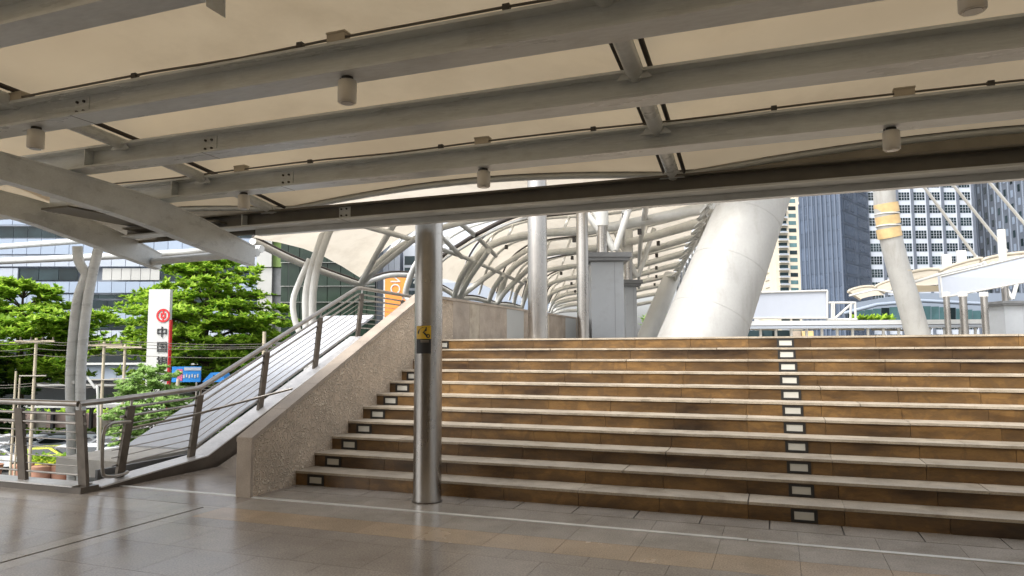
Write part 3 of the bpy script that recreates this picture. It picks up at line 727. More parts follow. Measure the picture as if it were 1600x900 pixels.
# raking struts springing from each support
for pp, r in (([P(562, 445, 29), P(576, 420, 27.5), P(598, 380, 26), P(622, 340, 24.5)], .11), ([P(566, 443, 29), P(600, 412, 27), P(650, 372, 25)], .10),
              ([P(717, 465, 36), P(737, 430, 34), P(758, 400, 32), P(763, 392, 31)], .12), ([P(708, 466, 36), P(720, 434, 34), P(738, 404, 33)], .14),
              ([P(720, 463, 36), P(769, 426, 37), P(823, 391, 38)], .14), ([P(761, 478, 41), P(772, 450, 39), P(786, 430, 38)], .14), ([P(776, 476, 42), P(790, 455, 41), P(828, 418, 40)], .15),
              ([P(801, 482, 45), P(808, 455, 44), P(822, 436, 43)], .13), ([P(640, 470, 31), P(634, 455, 31), P(655, 405, 30), P(700, 372, 29)], .13)):
    MB().tube(smooth_pts(pp, 4), r, 10).build('raking_strut', M['vault_steel'], V)
for pp, r in (([P(560, 350, 22), P(645, 375, 26), P(735, 406, 33), P(818, 443, 43)], .10), ([P(708, 340, 25), P(745, 370, 29), P(775, 400, 34)], .10), ([P(688, 368, 28), P(722, 402, 31)], .10),
              ([P(1112, 300, 19), P(1088, 372, 27), P(1060, 428, 42), P(1045, 462, 58)], .09), ([P(1010, 318, 20), P(1000, 390, 31), P(998, 450, 50)], .09), ([P(975, 330, 22), P(975, 400, 33), P(980, 455, 55)], .07),
              ([P(1120, 318, 20), P(1096, 366, 27), P(1066, 412, 39), P(1048, 452, 58)], .12)):
    MB().tube(smooth_pts(pp, 5), r, 8).build('long_tie', M['vault_steel'], V)
for k in range(14):   # zigzag web along the right hand edge truss
    t0, t1 = k/14, (k+1)/14
    e0 = lambda t: P(1116-72*t, 308+152*t**.85, 19+38*t**1.6); e1_ = lambda t: P(1098-66*t, 322+140*t**.85, 20+38*t**1.6)
    MB().tube([e0(t0), e1_((t0+t1)/2), e0(t1)], .05, 6).build('edge_lacing', M['vault_steel'], V)
rng = random.Random(3)
for i in range(1, 7):
    c = rib3[i]
    for j in (14, 19, 23, 27):
        if j < len(c)-1: MB().box(c[j]+Vector((-.06, -.06, -.42)), c[j]+Vector((.06, .06, -.24))).build('spotlight', M['bolt'], V)
# tree column carrying the near corner of the vault
tc = thing('vault_column', 'slender curved steel column carrying the vault before the dark glass facade', 'column', P(478, 620, 24))
for pts, r in (([(482, 700), (480, 560), (478, 500), (478, 460), (486, 420), (497, 388), (506, 360), (512, 335)], .12), ([(488, 700), (487, 560), (488, 500), (489, 455), (496, 415), (505, 385), (517, 355), (526, 330)], .13), ([(478, 540), (462, 505), (458, 470), (468, 440), (478, 418), (484, 405)], .10)):
    MB().tube(smooth_pts([P(x, y, 24) for x, y in pts], 4), r, 12).build('curved_tube', M['vault_steel'], tc)

# ------------------------------------------------------------------ piers, pylons
def pier(px0, px1, ptop, d, lab, tubes=True):
    a = P(px0, 524, d); b = P(px1, 524, d); wv = (b-a); wv.z = 0; wd = wv.length; e = wv.normalized(); nrm = Vector((-e.y, e.x, 0))
    zt = P(px0, ptop, d).z; o = Vector((a.x, a.y, ZL))
    t = thing('cladded_pier', lab, 'pier', tuple(o), 'blue grey cladded piers on the upper deck')
    MB().obox(o, e*wd, nrm*wd*1.0, Vector((0, 0, zt-ZL-.25))).build('cladding', M['cabinet'], t)
    MB().obox(o-e*.02-nrm*.02, e*(wd+.04), nrm*(wd+.04), Vector((0, 0, .12))).build('plinth', M['cab_cap'], t)
    MB().obox(o-e*.16-nrm*.16+Vector((0, 0, zt-ZL-.24)), e*(wd+.32), nrm*(wd+.32), Vector((0, 0, .10))).build('cap', M['cab_cap'], t)
    MB().obox(o-e*.22-nrm*.22+Vector((0, 0, zt-ZL-.139)), e*(wd+.44), nrm*(wd+.44), Vector((0, 0, .14))).build('cap', M['cab_cap'], t)
    for f in (.72,): MB().obox(o+e*wd*f-nrm*.006+Vector((0, 0, .13)), e*.007, nrm*.01, Vector((0, 0, zt-ZL-.40))).build('cladding_joint', M['cab_cap'], t)
    c = o+e*wd*.42+nrm*wd*.5
    if tubes:
        MB().tube([Vector((c.x, c.y, zt)), Vector((c.x, c.y, zt+.9))], .17, 16).build('steel_stub', M['stainless'], t)
        MB().tube([Vector((c.x, c.y, zt+.9)), Vector((c.x, c.y, zt+4))], .20, 14).build('white_stub', M['vault_steel'], t)
        for s in (-1, 1, .55): MB().tube([Vector((c.x, c.y, zt+.15))+e*.35*(1 if s > 0 else 1.1), c+Vector((0, 0, zt-c.z+2.2))-e*1.1*s], .10, 10).build('branch_tube', M['vault_steel'], t)
    return t
pier(925, 976, 394, 21, 'tall blue grey cladded pier beside the stainless columns')
pier(978, 996, 437, 29, 'second, shorter looking pier just behind the tall one')
pier(1572, 1612, 470, 38, 'cladded pier at the far right under the pale board')

def cone(name, lab, cat, pts, rr, mt, n=36, group=None):
    t = thing(name, lab, cat, tuple(pts[0]), group); MB().tube(pts, rr, n).build('shaft', mt, t); return t
b0 = P(1098, 525, 15); b1 = P(1181, 305, 16.2)
dv = b1-b0
pl = cone('leaning_pylon', 'huge white pylon leaning right behind the top of the stairs', 'pylon', [b0-dv*.9, b0, b1, b1+dv*1.2], [.95, .86, .735, .60], M['pylon'], 64, 'leaning white pylons')
for f in (.12, .46, .80): 
    c0 = b0+dv*f; MB().tube([c0, c0+dv.normalized()*.025], .86-.125*f+.004, 64).build('weld_ring', M['pylon'], pl)
b0 = P(1012, 525, 45); b1 = P(1042, 452, 46); dv = b1-b0
cone('leaning_pylon', 'smaller distant white pylon leaning right under the vault edge', 'pylon', [b0-dv*.6, b0, b1, b1+dv*.3], [.62, .62, .56, .54], M['white'], 32, 'leaning white pylons')
# louvred screen to the right of the vault
ls = thing('louvred_screen', 'dark louvred screen glimpsed between the vault edge and the big pylon', 'screen', P(1080, 520, 30))
for k in range(12):
    t = k/12; x = 1112-58*t; d = 24+30*t**1.4; yt_ = 350+88*t**.9
    a = P(x, yt_, d); MB().box((a.x-.05, a.y-.4, 1.0), (a.x+.05, a.y+.4, a.z)).build('louvre_panel', M['cab_cap'] if k % 3 else M['panel_silver'], ls)
# far glazed balustrade
gb = thing('far_balustrade', 'row of glazed and stone parapet panels running along the upper deck', 'balustrade', P(880, 520, 24))
for k in range(8):
    a = P(860+16*k, 502+2.2*k, 24+1.6*k); b = P(860+16*(k+1)-1, 502+2.2*(k+1), 24+1.6*(k+1))
    MB().prism([(a.x, a.y, ZL), (b.x, b.y, ZL), (b.x, b.y, a.z), (a.x, a.y, a.z)], (.0, .08, 0)).build('parapet_panel', M['wall_cap'] if k % 2 else M['glass_teal'], gb)

# ------------------------------------------------------------------ right hand skywalk: mast, canopies, boards
mast = thing('banded_mast', 'pale leaning mast with gold bands in front of the gridded tower', 'mast', P(1432, 523, 40))
dm = 40
cl = smooth_pts([P(1378, 200, dm), P(1381, 290, dm), P(1386, 345, dm), (P(1404, 420, dm)), P(1419, 470, dm), P(1434, 523, dm), P(1462, 620, dm)], 4)
MB().tube(cl, [.55+.004*i for i in range(len(cl))], 32).build('shaft', M['pylon'], mast)
for y0, y1 in ((318, 333), (337, 351), (356, 371)):
    a = P(1381+(y0-290)*.10, y0, dm); b = P(1381+(y1-290)*.12, y1, dm)
    MB().tube([a, b], .635, 32).build('gold_band', M['gold'], mast)
for y0 in (335, 353.5): a = P(1381+(y0-290)*.11, y0, dm); MB().tube([a-Vector((0, 0, .03)), a+Vector((0, 0, .03))], .66, 32).build('band_ring', M['white'], mast)
a = P(1406, 424, dm); MB().tube([a-Vector((0, 0, .04)), a+Vector((0, 0, .04))], .59, 32).build('joint_ring', M['jbox'], mast)
for i, (a, b, lab) in enumerate(((P(1405, 240, 41), P(1527, 404, 44), 'white stay cable left, running down to the sail canopy'), (P(1450, 240, 41), P(1572, 392, 44), 'white stay cable in the middle of the three'), (P(1508, 240, 40), P(1625, 378, 42), 'white stay cable nearest the right edge'))):
    t = thing('stay_cable', lab, 'stay cable', tuple(b), 'white stay cables of the mast')
    MB().tube([a, b], .085, 10).build('rod', M['white'], t); MB().tube([b+(a-b)*.02, b], .12, 10).build('socket', M['white'], t)
sa = thing('sail_canopy', 'tan white sail canopy of curved lobes to the right of the mast', 'canopy', P(1500, 430, 42))
def lobe(p0, p1, depth, rise, name='sail', drop=.0):
    g = []; n = 14; m = MB(); k = 6
    for j in range(k+1):
        v = j/k
        for i in range(n+1):
            u = i/n; p = p0*(1-u)+p1*u; g.append(p+depth*v+Vector((0, 0, rise*math.sin(math.pi*u)**.5*(1-.3*v)-drop*v)))
    m.idx(g, [(j*(n+1)+i, j*(n+1)+i+1, (j+1)*(n+1)+i+1, (j+1)*(n+1)+i) for j in range(k) for i in range(n)], 0, True)
    o = m.build(name, M['membrane2'], sa); 
    MB().tube(g[:n+1], .10, 8).build('edge_tube', M['jbox'], o); MB().tube([g[j*(n+1)] for j in range(k+1)], .08, 8).build('edge_tube', M['jbox'], o)
dp = Vector((1.5, 7, 0))
lobe(P(1409, 432, 41), P(1470, 423, 41), dp, .20, drop=.3); lobe(P(1468, 424, 41), P(1535, 404, 40.5), dp, .12); lobe(P(1533, 408, 40.5), P(1640, 396, 40), dp, .22)
MB().tube([P(1409, 432, 41), P(1412, 445, 41), P(1470, 428, 41), P(1537, 412, 40.5)], .10, 8).build('boom', M['white'], sa)
MB().tube([P(1415, 440, 41), P(1468, 428, 41)], .06, 8).build('boom', M['jbox'], sa)
MB().prism([P(1425, 446, 45), P(1470, 446, 45), P(1470, 455, 45), P(1425, 456, 45)], (0, .3, 0)).build('soffit', M['cream'], sa)
for x, y in ((1479, 405), (1502, 399)): a = P(x, y, 43); MB().box(a-Vector((.25, .1, .7)), a+Vector((.25, .1, .3))).build('floodlight', M['white'], sa)
s2 = thing('sail_canopy', 'small low sail canopy to the left of the mast', 'canopy', P(1360, 450, 55))
sa_, sa = sa, s2
lobe(P(1325, 456, 55), P(1367, 449, 55), dp, .2, drop=.2); lobe(P(1367, 449, 55), P(1400, 438, 54), dp, .15)
MB().tube([P(1327, 462, 55), P(1368, 452, 55), P(1402, 458, 54)], .08, 8).build('boom', M['white'], sa)
sa = sa_
def board(pts, d, lab, fr_=.09):
    a, b, c, e = [P(x, y, dd) for (x, y), dd in zip(pts, d)]
    t = thing('blank_board', lab, 'board', tuple(a), 'blank pale advertising boards')
    MB().prism([a, b, c, e], fw*.25).build('panel', M['billboard'], t)
    for p, q_ in ((a, b), (b, c), (c, e), (e, a)): MB().tube([p-fw*.05, q_-fw*.05], fr_, 6).build('frame_bar', M['white'], t)
    return t
bt = board([(1150, 497), (1292, 497), (1292, 454), (1150, 458)], [40]*4, 'wide blank pale blue board beside the big pylon', .06)
for p, q_ in (((1292, 473), (1337, 473)), ((1292, 499), (1339, 499)), ((1300, 473), (1300, 499)), ((1303, 473), (1303, 499)), ((1329, 473), (1329, 499)), ((1336, 473), (1337, 499)), ((1303, 499), (1331, 474))):
    MB().tube([P(*p, 40), P(*q_, 40)], .07, 6).build('truss_bar', M['white'], bt)
board([(1472, 465), (1625, 436), (1625, 394), (1469, 432)], [40, 34, 34, 40], 'slanting blank pale board at the right edge under the sail canopy', .05)
for x, wpx, lab in ((1482, 9, 'left one of three dull steel posts under the slanting board'), (1508, 11, 'middle one of three dull steel posts under the slanting board'), (1541, 10, 'right one of three dull steel posts under the slanting board')):
    d = 36; a = P(x, 524, d); t = thing('deck_post', lab, 'post', (a.x, a.y, ZL), 'dull steel posts under the slanting board')
    MB().tube([(a.x, a.y, ZL), (a.x, a.y, P(x, 462, d).z)], wpx/2/FPX*d, 16).build('shaft', M['stainless'], t)
    MB().tube([(a.x, a.y, P(x, 463, d).z), (a.x, a.y, P(x, 456, d).z)], wpx/2/FPX*d*1.25, 16).build('head', M['vault_steel'], t)
lw = thing('long_walkway_roof', 'long low white roof edge stretching behind the top step at right', 'roof', P(1350, 505, 48))
for (y0, y1), d, mt in (((499, 506), 48, 'white'), ((507, 511), 47.5, 'panel_white')):
    a = P(1130, y0+3, d); b = P(1640, y0-1, d); c = P(1640, y1-1, d); e = P(1130, y1+3, d)
    MB().prism([a, b, c, e], (.3, 2.2, 0)).build('fascia', M[mt], lw)
for x in range(1140, 1640, 24): a = P(x, 512, 48); MB().tube([a, Vector((a.x, a.y+.5, ZL-1))], .09, 8).build('roof_post', M['vault_steel'], lw)
for x, yy in ((1165, 514), (1230, 513), (1300, 514), (1362, 515)): MB().tube([P(x, yy, 49), P(x+50, yy+1, 49)], .07, 6).build('service_pipe', M['jbox'], lw)
for x in (1175, 1190, 1215, 1240): a = P(x, 524, 56); MB().box((a.x-.8, a.y, 0), (a.x+.8, a.y+.5, P(x, 516, 56).z)).build('shop_front', M['window'], lw)
for x, wd, c in ((1262, 14, 'gold'), (1245, 10, 'wall_cap')): a = P(x, 524, 55); MB().box((a.x-wd*.03, a.y, 0), (a.x+wd*.03, a.y+.4, P(x, 517, 55).z)).build('kiosk_panel', M[c], lw)
gh = thing('glass_pavilion', 'low curved glass pavilion with planted terrace behind the mast', 'building', P(1420, 480, 85))
for k in range(22):
    x0 = 1325+k*13; dd = 85; yt_ = 487-9*math.sin(math.pi*min(1, k/16))
    a = P(x0, 503, dd); b = P(x0+12.4, 503, dd); c = P(x0+12.4, yt_, dd); e = P(x0, yt_+.3, dd)
    MB().prism([a, b, c, e], (.2, 1.2, 0)).build('glass_panel', M['glass_teal'] if k % 4 else M['window'], gh)
MB().tube([P(1318, 490, 84), P(1370, 476, 84), P(1440, 470, 84), P(1520, 474, 84), P(1620, 478, 84)], .22, 8).build('roof_edge', M['tower_grey'], gh)
MB().prism([P(1330, 474, 90), P(1420, 458, 90), P(1620, 458, 90), P(1620, 500, 90), P(1330, 500, 90)], (0, 3, 0)).build('rear_wall', M['tower_grey'], gh)

# ------------------------------------------------------------------ foliage
def leaves(m, c, ax, n, ln, rg, spread=.9):
    for _ in range(n):
        a = rg.uniform(0, 2*math.pi); d = Vector((math.cos(a), math.sin(a), rg.uniform(-.05, .75)))+ax*.7
        d.normalize(); s = d.cross(Vector((rg.uniform(-.4, .4), rg.uniform(-.4, .4), 1))).normalized()
        l = ln*rg.uniform(.6, 1.25); w_ = l*.24; o = c+d*l*.1*rg.random()
        m.face([o, o+d*l*.5+s*w_, o+d*l, o+d*l*.5-s*w_], 0)
def tree(name, label, base, h, rad, lm, seed, tiers=9, dens=1.0, trunk_r=.3, z_low=.3, leaf=.55, group='street trees', sq=1.0, lean=0):
    rg = random.Random(seed); b = Vector(base); t = thing(name, label, 'tree', tuple(b), group)
    top = b+Vector((lean, 0, h)); tk = MB(); tk.tube([b, b+Vector((lean*.3+.1, .1, h*.35)), b+Vector((lean*.7, 0, h*.7)), top], [trunk_r, trunk_r*.75, trunk_r*.45, .04], 10)
    cr = MB()
    for k in range(tiers):
        f = k/(tiers-1); zz = h*(z_low+(1-z_low)*f); rr = rad*(math.sin(math.pi*(.22+.70*f)))**.75*rg.uniform(.85, 1.1)*(1-.15*f)
        nb = int((7 if f < .8 else 5)+rg.random()*3)
        o = b+Vector((lean*f, 0, zz*.96))
        for i in range(nb):
            a = 2*math.pi*(i+rg.random()*.8)/nb; L_ = rr*rg.uniform(.65, 1.15); dr = Vector((math.cos(a), math.sin(a), 0))
            end = o+dr*L_+Vector((0, 0, h*.05*rg.uniform(.0, 1.3)))
            mid = o+dr*L_*.5+Vector((0, 0, h*.03))
            tk.tube([o-Vector((0, 0, h*.03)), mid, end], [trunk_r*.28*(1-.6*f), trunk_r*.16, .02], 5, caps=False)
            nc = int(22*dens*max(.5, L_/rad)*1.5)
            for c in range(nc):
                u = rg.uniform(.28, 1.05)**.8; sd_ = rg.gauss(0, .22)*L_*(1.1-.4*u)
                p = o+(end-o)*u+Vector((-dr.y, dr.x, 0))*sd_+Vector((0, 0, rg.gauss(0, .012)*h+h*.02*(1-u)))
                leaves(cr, p, dr, 20, leaf*.86, rg)
    tk.build('trunk', M['bark'], t); c = cr.build('crown', M[lm], t)
    return t
def gp(px, d, z=-6): q_ = P(px, 600, d); return (q_.x, q_.y, z)
tree('street_tree', 'tall bright green tiered tree behind the white upright sign', gp(318, 52), 14.3, 6.8, 'leaf', 11, 12, 1.6, .38, .34, .50)
tree('street_tree', 'broad bright green tiered tree at the left edge of the photo', gp(28, 50), 12.2, 5.6, 'leaf', 5, 10, 1.5, .36, .46, .50)
tree('street_tree', 'lower dark green tree filling the gap right of the white sign', gp(385, 60), 9.5, 4.8, 'leaf_dark', 23, 8, 1.3, .25, .25, .5)
tree('street_tree', 'dark low tree at far left under the broad bright one', gp(-42, 46), 7.6, 3.4, 'leaf_dark', 37, 7, 1.3, .25, .3, .45)
tree('young_tree', 'small feathery pale green tree in front of the lower end of the white sign', gp(238, 38), 6.6, 2.5, 'leaf_pale', 41, 9, 1.2, .09, .42, .26, group=None)
hg = MB(); rg = random.Random(9)
for i in range(1500):
    x = rg.uniform(-40, 440); d = rg.uniform(63, 66)
    q_ = P(x, 600, d); leaves(hg, Vector((q_.x, q_.y, -6+rg.uniform(.2, 2.2))), Vector((0, 0, .4)), 5, .5, rg)
tag(hg.build('roadside_hedge', M['leaf'], loc=gp(200, 58)), 'ragged green hedge planted along the far side of the street', 'hedge')
sh = MB()
for i in range(500):
    x = rg.uniform(425, 560); d = rg.uniform(40, 44); q_ = P(x, 600, d); leaves(sh, Vector((q_.x, q_.y, -6+rg.uniform(.4, 4.5))), Vector((0, 0, .4)), 5, .5, rg)
tag(sh.build('shrubbery', M['leaf'], loc=gp(490, 42)), 'sunlit green bushes seen through the bars of the climbing railing', 'bushes')
tp = MB()
for x in range(1336, 1396, 6):
    q_ = P(x, 501, 80); leaves(tp, q_, Vector((0, 0, .5)), 14, 1.0, rg)
tag(tp.build('terrace_planting', M['leaf'], loc=P(1365, 503, 80)), 'green planting on the terrace edge left of the mast', 'plants')
dk = MB()
for i in range(60):
    q_ = P(rg.uniform(1012, 1050), rg.uniform(500, 524), 70); leaves(dk, q_, Vector((0, 0, .5)), 10, 1.0, rg)
tag(dk.build('distant_bushes', M['leaf_pale'], loc=P(1030, 524, 70)), 'patch of distant bushes between the two white pylons', 'bushes')

# ------------------------------------------------------------------ left: bank sign, poles, banners
def text_obj(body, size, name, mt, parent, origin, xdir, updir, depth=.02, cx=True):
    cu = bpy.data.curves.new(name, 'FONT'); cu.body = body; cu.size = size; cu.extrude = depth; cu.align_x = 'CENTER'; cu.align_y = 'CENTER'; cu.resolution_u = 3
    to = bpy.data.objects.new(name+'_src', cu); col.objects.link(to)
    bpy.context.view_layer.update(); dg = bpy.context.evaluated_depsgraph_get()
    me = bpy.data.meshes.new_from_object(to.evaluated_get(dg)); bpy.data.objects.remove(to)
    xd = Vector(xdir).normalized(); ud = Vector(updir).normalized(); zd = xd.cross(ud)
    me.transform(Matrix((xd, ud, zd)).transposed().to_4x4()); me.materials.clear(); me.materials.append(M[mt]); me.name = name
    o = bpy.data.objects.new(name, me); col.objects.link(o); o.parent = parent; o.location = Vector(origin)-Vector(OFF[parent.name])
    return o
def on_plane(px, py, o, n):
    v = P(px, py, 1)-Vector((0, 0, EYE)); c = Vector((0, 0, EYE)); return c+v*((Vector(o)-c).dot(n)/v.dot(n))
ds = 44; dirX = rt.copy(); dirF = Vector((fw.x, fw.y, 0)).normalized()
sb = P(246, 600, ds); sgn = thing('bank_sign', 'tall white upright sign with red round emblem and black brushed characters', 'sign', (sb.x, sb.y, -6))
pa = P(233, 452, ds); pb = P(266, 452, ds); wS = (pb-pa).length; zT = pa.z; px_ = (pb-pa).normalized()
o0 = Vector((pa.x, pa.y, -3.5))
MB().obox(o0, dirX*wS, dirF*.35, Vector((0, 0, zT+3.5))).build('panel', M['white'], sgn)
MB().obox(o0+dirX*(wS+.002)+dirF*.02, dirX*.07, dirF*.31, Vector((0, 0, zT+1.6))).build('red_edge', M['red'], sgn)
MB().obox(Vector((pa.x, pa.y, -6))+dirX*.2+dirF*.1, dirX*(wS-.4), dirF*.15, Vector((0, 0, 2.5))).build('stand', M['concrete'], sgn)
ec_ = on_plane(255.3, 493, o0, dirF)-dirF*.05; RR = 10.5/FPX*ds
def ringm(m, c, r0, r1, n=36, a0=0, a1=2*math.pi, th=.05):
    for i in range(n):
        p = []
        for a, r in ((a0+(a1-a0)*i/n, r0), (a0+(a1-a0)*i/n, r1), (a0+(a1-a0)*(i+1)/n, r1), (a0+(a1-a0)*(i+1)/n, r0)):
            p.append(c+dirX*math.cos(a)*r+Vector((0, 0, 1))*math.sin(a)*r)
        m.prism(p, dirF*th)
m = MB(); ringm(m, ec_, RR*.74, RR)
hw = RR*.36
for a, b, c, d in ((-hw, -hw, hw, -hw*.45), (-hw, hw*.45, hw, hw), (-hw, -hw*.45, -hw*.45, hw*.45), (hw*.45, -hw*.45, hw, hw*.45), (-RR*.09, hw, RR*.09, RR*.8), (-RR*.09, -RR*.8, RR*.09, -hw)):
    m.obox(ec_+dirX*a+Vector((0, 0, b)), dirX*(c-a), dirF*.05, Vector((0, 0, d-b)))
m.build('emblem', M['red'], sgn)
for ch, yy in (('中', 520), ('国', 543), ('银', 566), ('行', 589)):
    text_obj(ch, .70, 'character', 'ink', sgn, on_plane(253.5, yy, o0, dirF)-dirF*.05, dirX, (0, 0, 1), .03)
# utility poles and wires
def upole(px, d, ytop, r, lab, arm=True):
    q_ = P(px, 600, d); zt = P(px, ytop, d).z; t = thing('utility_pole', lab, 'utility pole', (q_.x, q_.y, -6), 'concrete utility poles in the street')
    MB().tube([(q_.x, q_.y, -6), (q_.x, q_.y, zt)], [r*1.25, r], 10).build('pole', M['pole_conc'], t)
    if arm:
        c = Vector((q_.x, q_.y, zt-.25)); MB().obox(c-dirX*1.1-dirF*.16, dirX*2.2, dirF*.1, (0, 0, .12)).build('cross_arm', M['pole_conc'], t)
        c.z -= 1.9; MB().obox(c-dirX*.75-dirF*.16, dirX*1.5, dirF*.06, (0, 0, .06)).build('cross_arm', M['concrete'], t)
        for s in (-.9, -.3, .35, .95): MB().tube([c+dirX*s+Vector((0, 0, 1.9)), c+dirX*s+Vector((0, 0, 2.2))], .05, 6).build('insulator', M['post_steel'], t)
    return t
upole(53, 40, 528, .075, 'tallest utility pole, in front of the grey podium at left')
upole(160, 40, 534, .075, 'utility pole standing right of the curved twin tube column')
upole(193, 44, 538, .08, 'utility pole just left of the small pale tree')
upole(24, 40, 580, .055, 'short thin pole at far left', False); upole(30.5, 41, 590, .045, 'second short thin pole at far left', False)
upole(278, 42, 592, .09, 'pale post below the blue street board', False)
upole(411, 40, 518, .10, 'pale pole top sticking up behind the climbing handrail', False)
wr = MB()
for k, (y0, y1, d0, d1) in enumerate(((530, 536, 40, 44), (534, 540, 40, 44), (553, 556, 40, 44), (598, 601, 40, 44), (602, 606, 40, 44), (545, 541, 42, 46))):
    for x0, x1 in ((-60, 53), (53, 160), (160, 193), (193, 460)):
        pts = [P(x0+(x1-x0)*t/8, y0+(y1-y0)*(x0+60+(x1-x0)*t/8)/520+4*math.sin(math.pi*t/8)*(1 if x1-x0 > 60 else .2), d0) for t in range(9)]
        wr.tube(pts, .016, 4, caps=False)
tag(wr.build('overhead_wires', M['cable'], loc=P(150, 560, 40)), 'tangle of thin overhead wires strung between the street poles', 'wires')
lt = thing('street_lamp', 'white street lamp with curved arm in front of the podium', 'street lamp', gp(153, 38))
MB().tube(smooth_pts([P(153, 760, 38), P(153, 618, 38), P(148, 606, 38), P(137, 591, 38), P(131, 588, 38)], 4), .07, 8).build('arm_pole', M['white'], lt)
MB().box(P(129, 589, 38)-Vector((.25, .1, .06)), P(129, 589, 38)+Vector((.25, .1, .06))).build('lamp_head', M['white'], lt)
# blue board with picture, and blue awning
bb = thing('blue_street_board', 'bright blue street board with a pink figure, half hidden by leaves', 'board', gp(300, 46))
a = P(268, 597, 46); b = P(340, 600, 46); h_ = 24/FPX*46; wB = (b-a).length
MB().obox(a, dirX*wB*.62, dirF*.12, Vector((0, 0, h_))).build('panel', M['blue_print'], bb)
MB().obox(a+dirX*.35-dirF*.03+Vector((0, 0, .08)), dirX*.35, dirF*.025, Vector((0, 0, h_*.75))).build('pink_picture', M['pink_print'], bb)
MB().obox(a+dirX*.8-dirF*.03+Vector((0, 0, h_*.75)), dirX*1.1, dirF*.025, Vector((0, 0, h_*.2))).build('pale_stripe', M['billboard'], bb)
for i in range(6): MB().obox(a+dirX*(.75+.18*i)-dirF*.03+Vector((0, 0, .25+.05*(i % 2))), dirX*.09, dirF*.025, Vector((0, 0, .22))).build('white_mark', M['white'], bb)
for s in (.3, 1.6): MB().tube([a+dirX*s+dirF*.06, Vector(((a+dirX*s).x, (a+dirX*s).y, -6))+dirF*.06], .06, 6).build('leg', M['concrete'], bb)
aw = thing('blue_awning', 'small bright blue awning behind the climbing handrail', 'awning', gp(335, 46))
q_ = P(334, 586, 46)
MB().prism([q_-dirX*.75-Vector((0, 0, .45)), q_+dirX*.75-Vector((0, 0, .45)), q_+dirX*.5+Vector((0, 0, .15)), q_-dirX*.2+Vector((0, 0, .15))], dirF*1.2).build('awning_cloth', M['blue_print'], aw)
MB().tube([q_, Vector((q_.x, q_.y, -6))], .05, 6).build('post', M['post_steel'], aw)
ob = thing('orange_banner', 'tall orange banner with white sideways letters behind the parapet', 'banner', P(620, 520, 50))
a = P(601, 500, 50); wO = 34/FPX*50
MB().obox(a, dirX*wO, dirF*.1, Vector((0, 0, 75/FPX*50))).build('banner_cloth', M['orange'], ob)
MB().obox(a-dirX*.10, dirX*.09, dirF*.1, Vector((0, 0, 75/FPX*50))).build('white_hem', M['white'], ob)
q_ = on_plane(617, 443, a, dirF); text_obj('MO', 1.0, 'lettering', 'white', ob, q_-dirF*.03, (0, 0, -1), dirX, .01)

# ------------------------------------------------------------------ left buildings
def quadbox(m, x0, x1, y0, y1, d, th=.3, dz=0):
    """upright box whose front fills pixel rectangle at distance d"""
    a = P(x0, y1, d); b = P(x1, y1, d); zt = P((x0+x1)/2, y0, d).z; z0 = P((x0+x1)/2, y1, d).z
    a = Vector((a.x, a.y, z0)); e = Vector((b.x-a.x, b.y-a.y, 0)); m.obox(a-dirF*dz, e, dirF*th, Vector((0, 0, zt-z0))); return m
ob1 = thing('office_block', 'long office block with pale blue panels and dark glass bands behind the trees', 'building', gp(200, 85))
quadbox(MB(), -120, 470, 300, 690, 85, 20).build('wall', M['panel_white'], ob1)
def band(y0, y1, mt, x0=-110, x1=430, step=22, name='wall_panel', dz=.3, d=85, par=None):
    x = x0
    while x < x1:
        quadbox(MB(), x+.4, min(x+step, x1)-.4, y0+.3, y1-.3, d, dz-.02, dz).build(name, M[mt], par or ob1); x += step
band(325, 352, 'panel_blue'); band(353, 372, 'window', name='window', dz=.1); band(373, 398, 'panel_blue'); band(399, 417, 'panel_white')
band(419, 438, 'window', 30, 122, 31, 'window', .1); band(419, 438, 'panel_white', -110, 30); band(419, 438, 'panel_silver', 160, 250, 15, 'wall_panel', .12); band(419, 438, 'window', 252, 430, 22, 'window', .1)
band(440, 458, 'panel_blue'); band(460, 467, 'window', 130, 430, 25, 'window', .1); band(460, 480, 'panel_blue', -110, 130); band(469, 482, 'window', 138, 430, 30, 'window', .12)
band(484, 504, 'panel_blue'); band(506, 514, 'window', -110, 430, 40, 'window', .1); band(516, 534, 'panel_white'); band(536, 550, 'window', -110, 430, 30, 'window', .1)
pod = thing('podium_block', 'grey podium band with dark recesses behind the utility poles', 'building', gp(130, 72))
quadbox(MB(), -60, 430, 548, 700, 74, 8).build('wall', M['glass_dark'], pod)
x = -60
while x < 430:
    quadbox(MB(), x, x+21.4, 571, 594, 73.4, .5).build('wall_panel', M['tower_grey'], pod); x += 22
quadbox(MB(), -60, 430, 567, 570, 73, 1).build('ledge', M['white'], pod)
quadbox(MB(), -60, 430, 600, 603, 73, 1).build('ledge', M['panel_silver'], pod)
tw = thing('silver_tower', 'narrow silver clad tower between the office block and the dark glass hall', 'building', gp(412, 75))
for k in range(9): quadbox(MB(), 401, 424, 330+k*44, 330+(k+1)*44-1, 75, 6).build('cladding_panel', M['panel_silver'], tw)
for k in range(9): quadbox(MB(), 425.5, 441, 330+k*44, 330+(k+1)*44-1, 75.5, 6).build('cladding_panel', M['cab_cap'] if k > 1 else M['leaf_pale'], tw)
gl = thing('glass_hall', 'dark glass hall tinted green for reflected trees with thin white mullions behind the vault column', 'building', gp(500, 72))
quadbox(MB(), 438, 586, 300, 690, 74.2, 5).build('core', M['glass_dark'], gl)
xs_ = [438, 450, 468, 489, 511, 532, 553, 573, 586]; ys2 = [330, 372, 410, 447, 472, 500, 530, 560, 600]
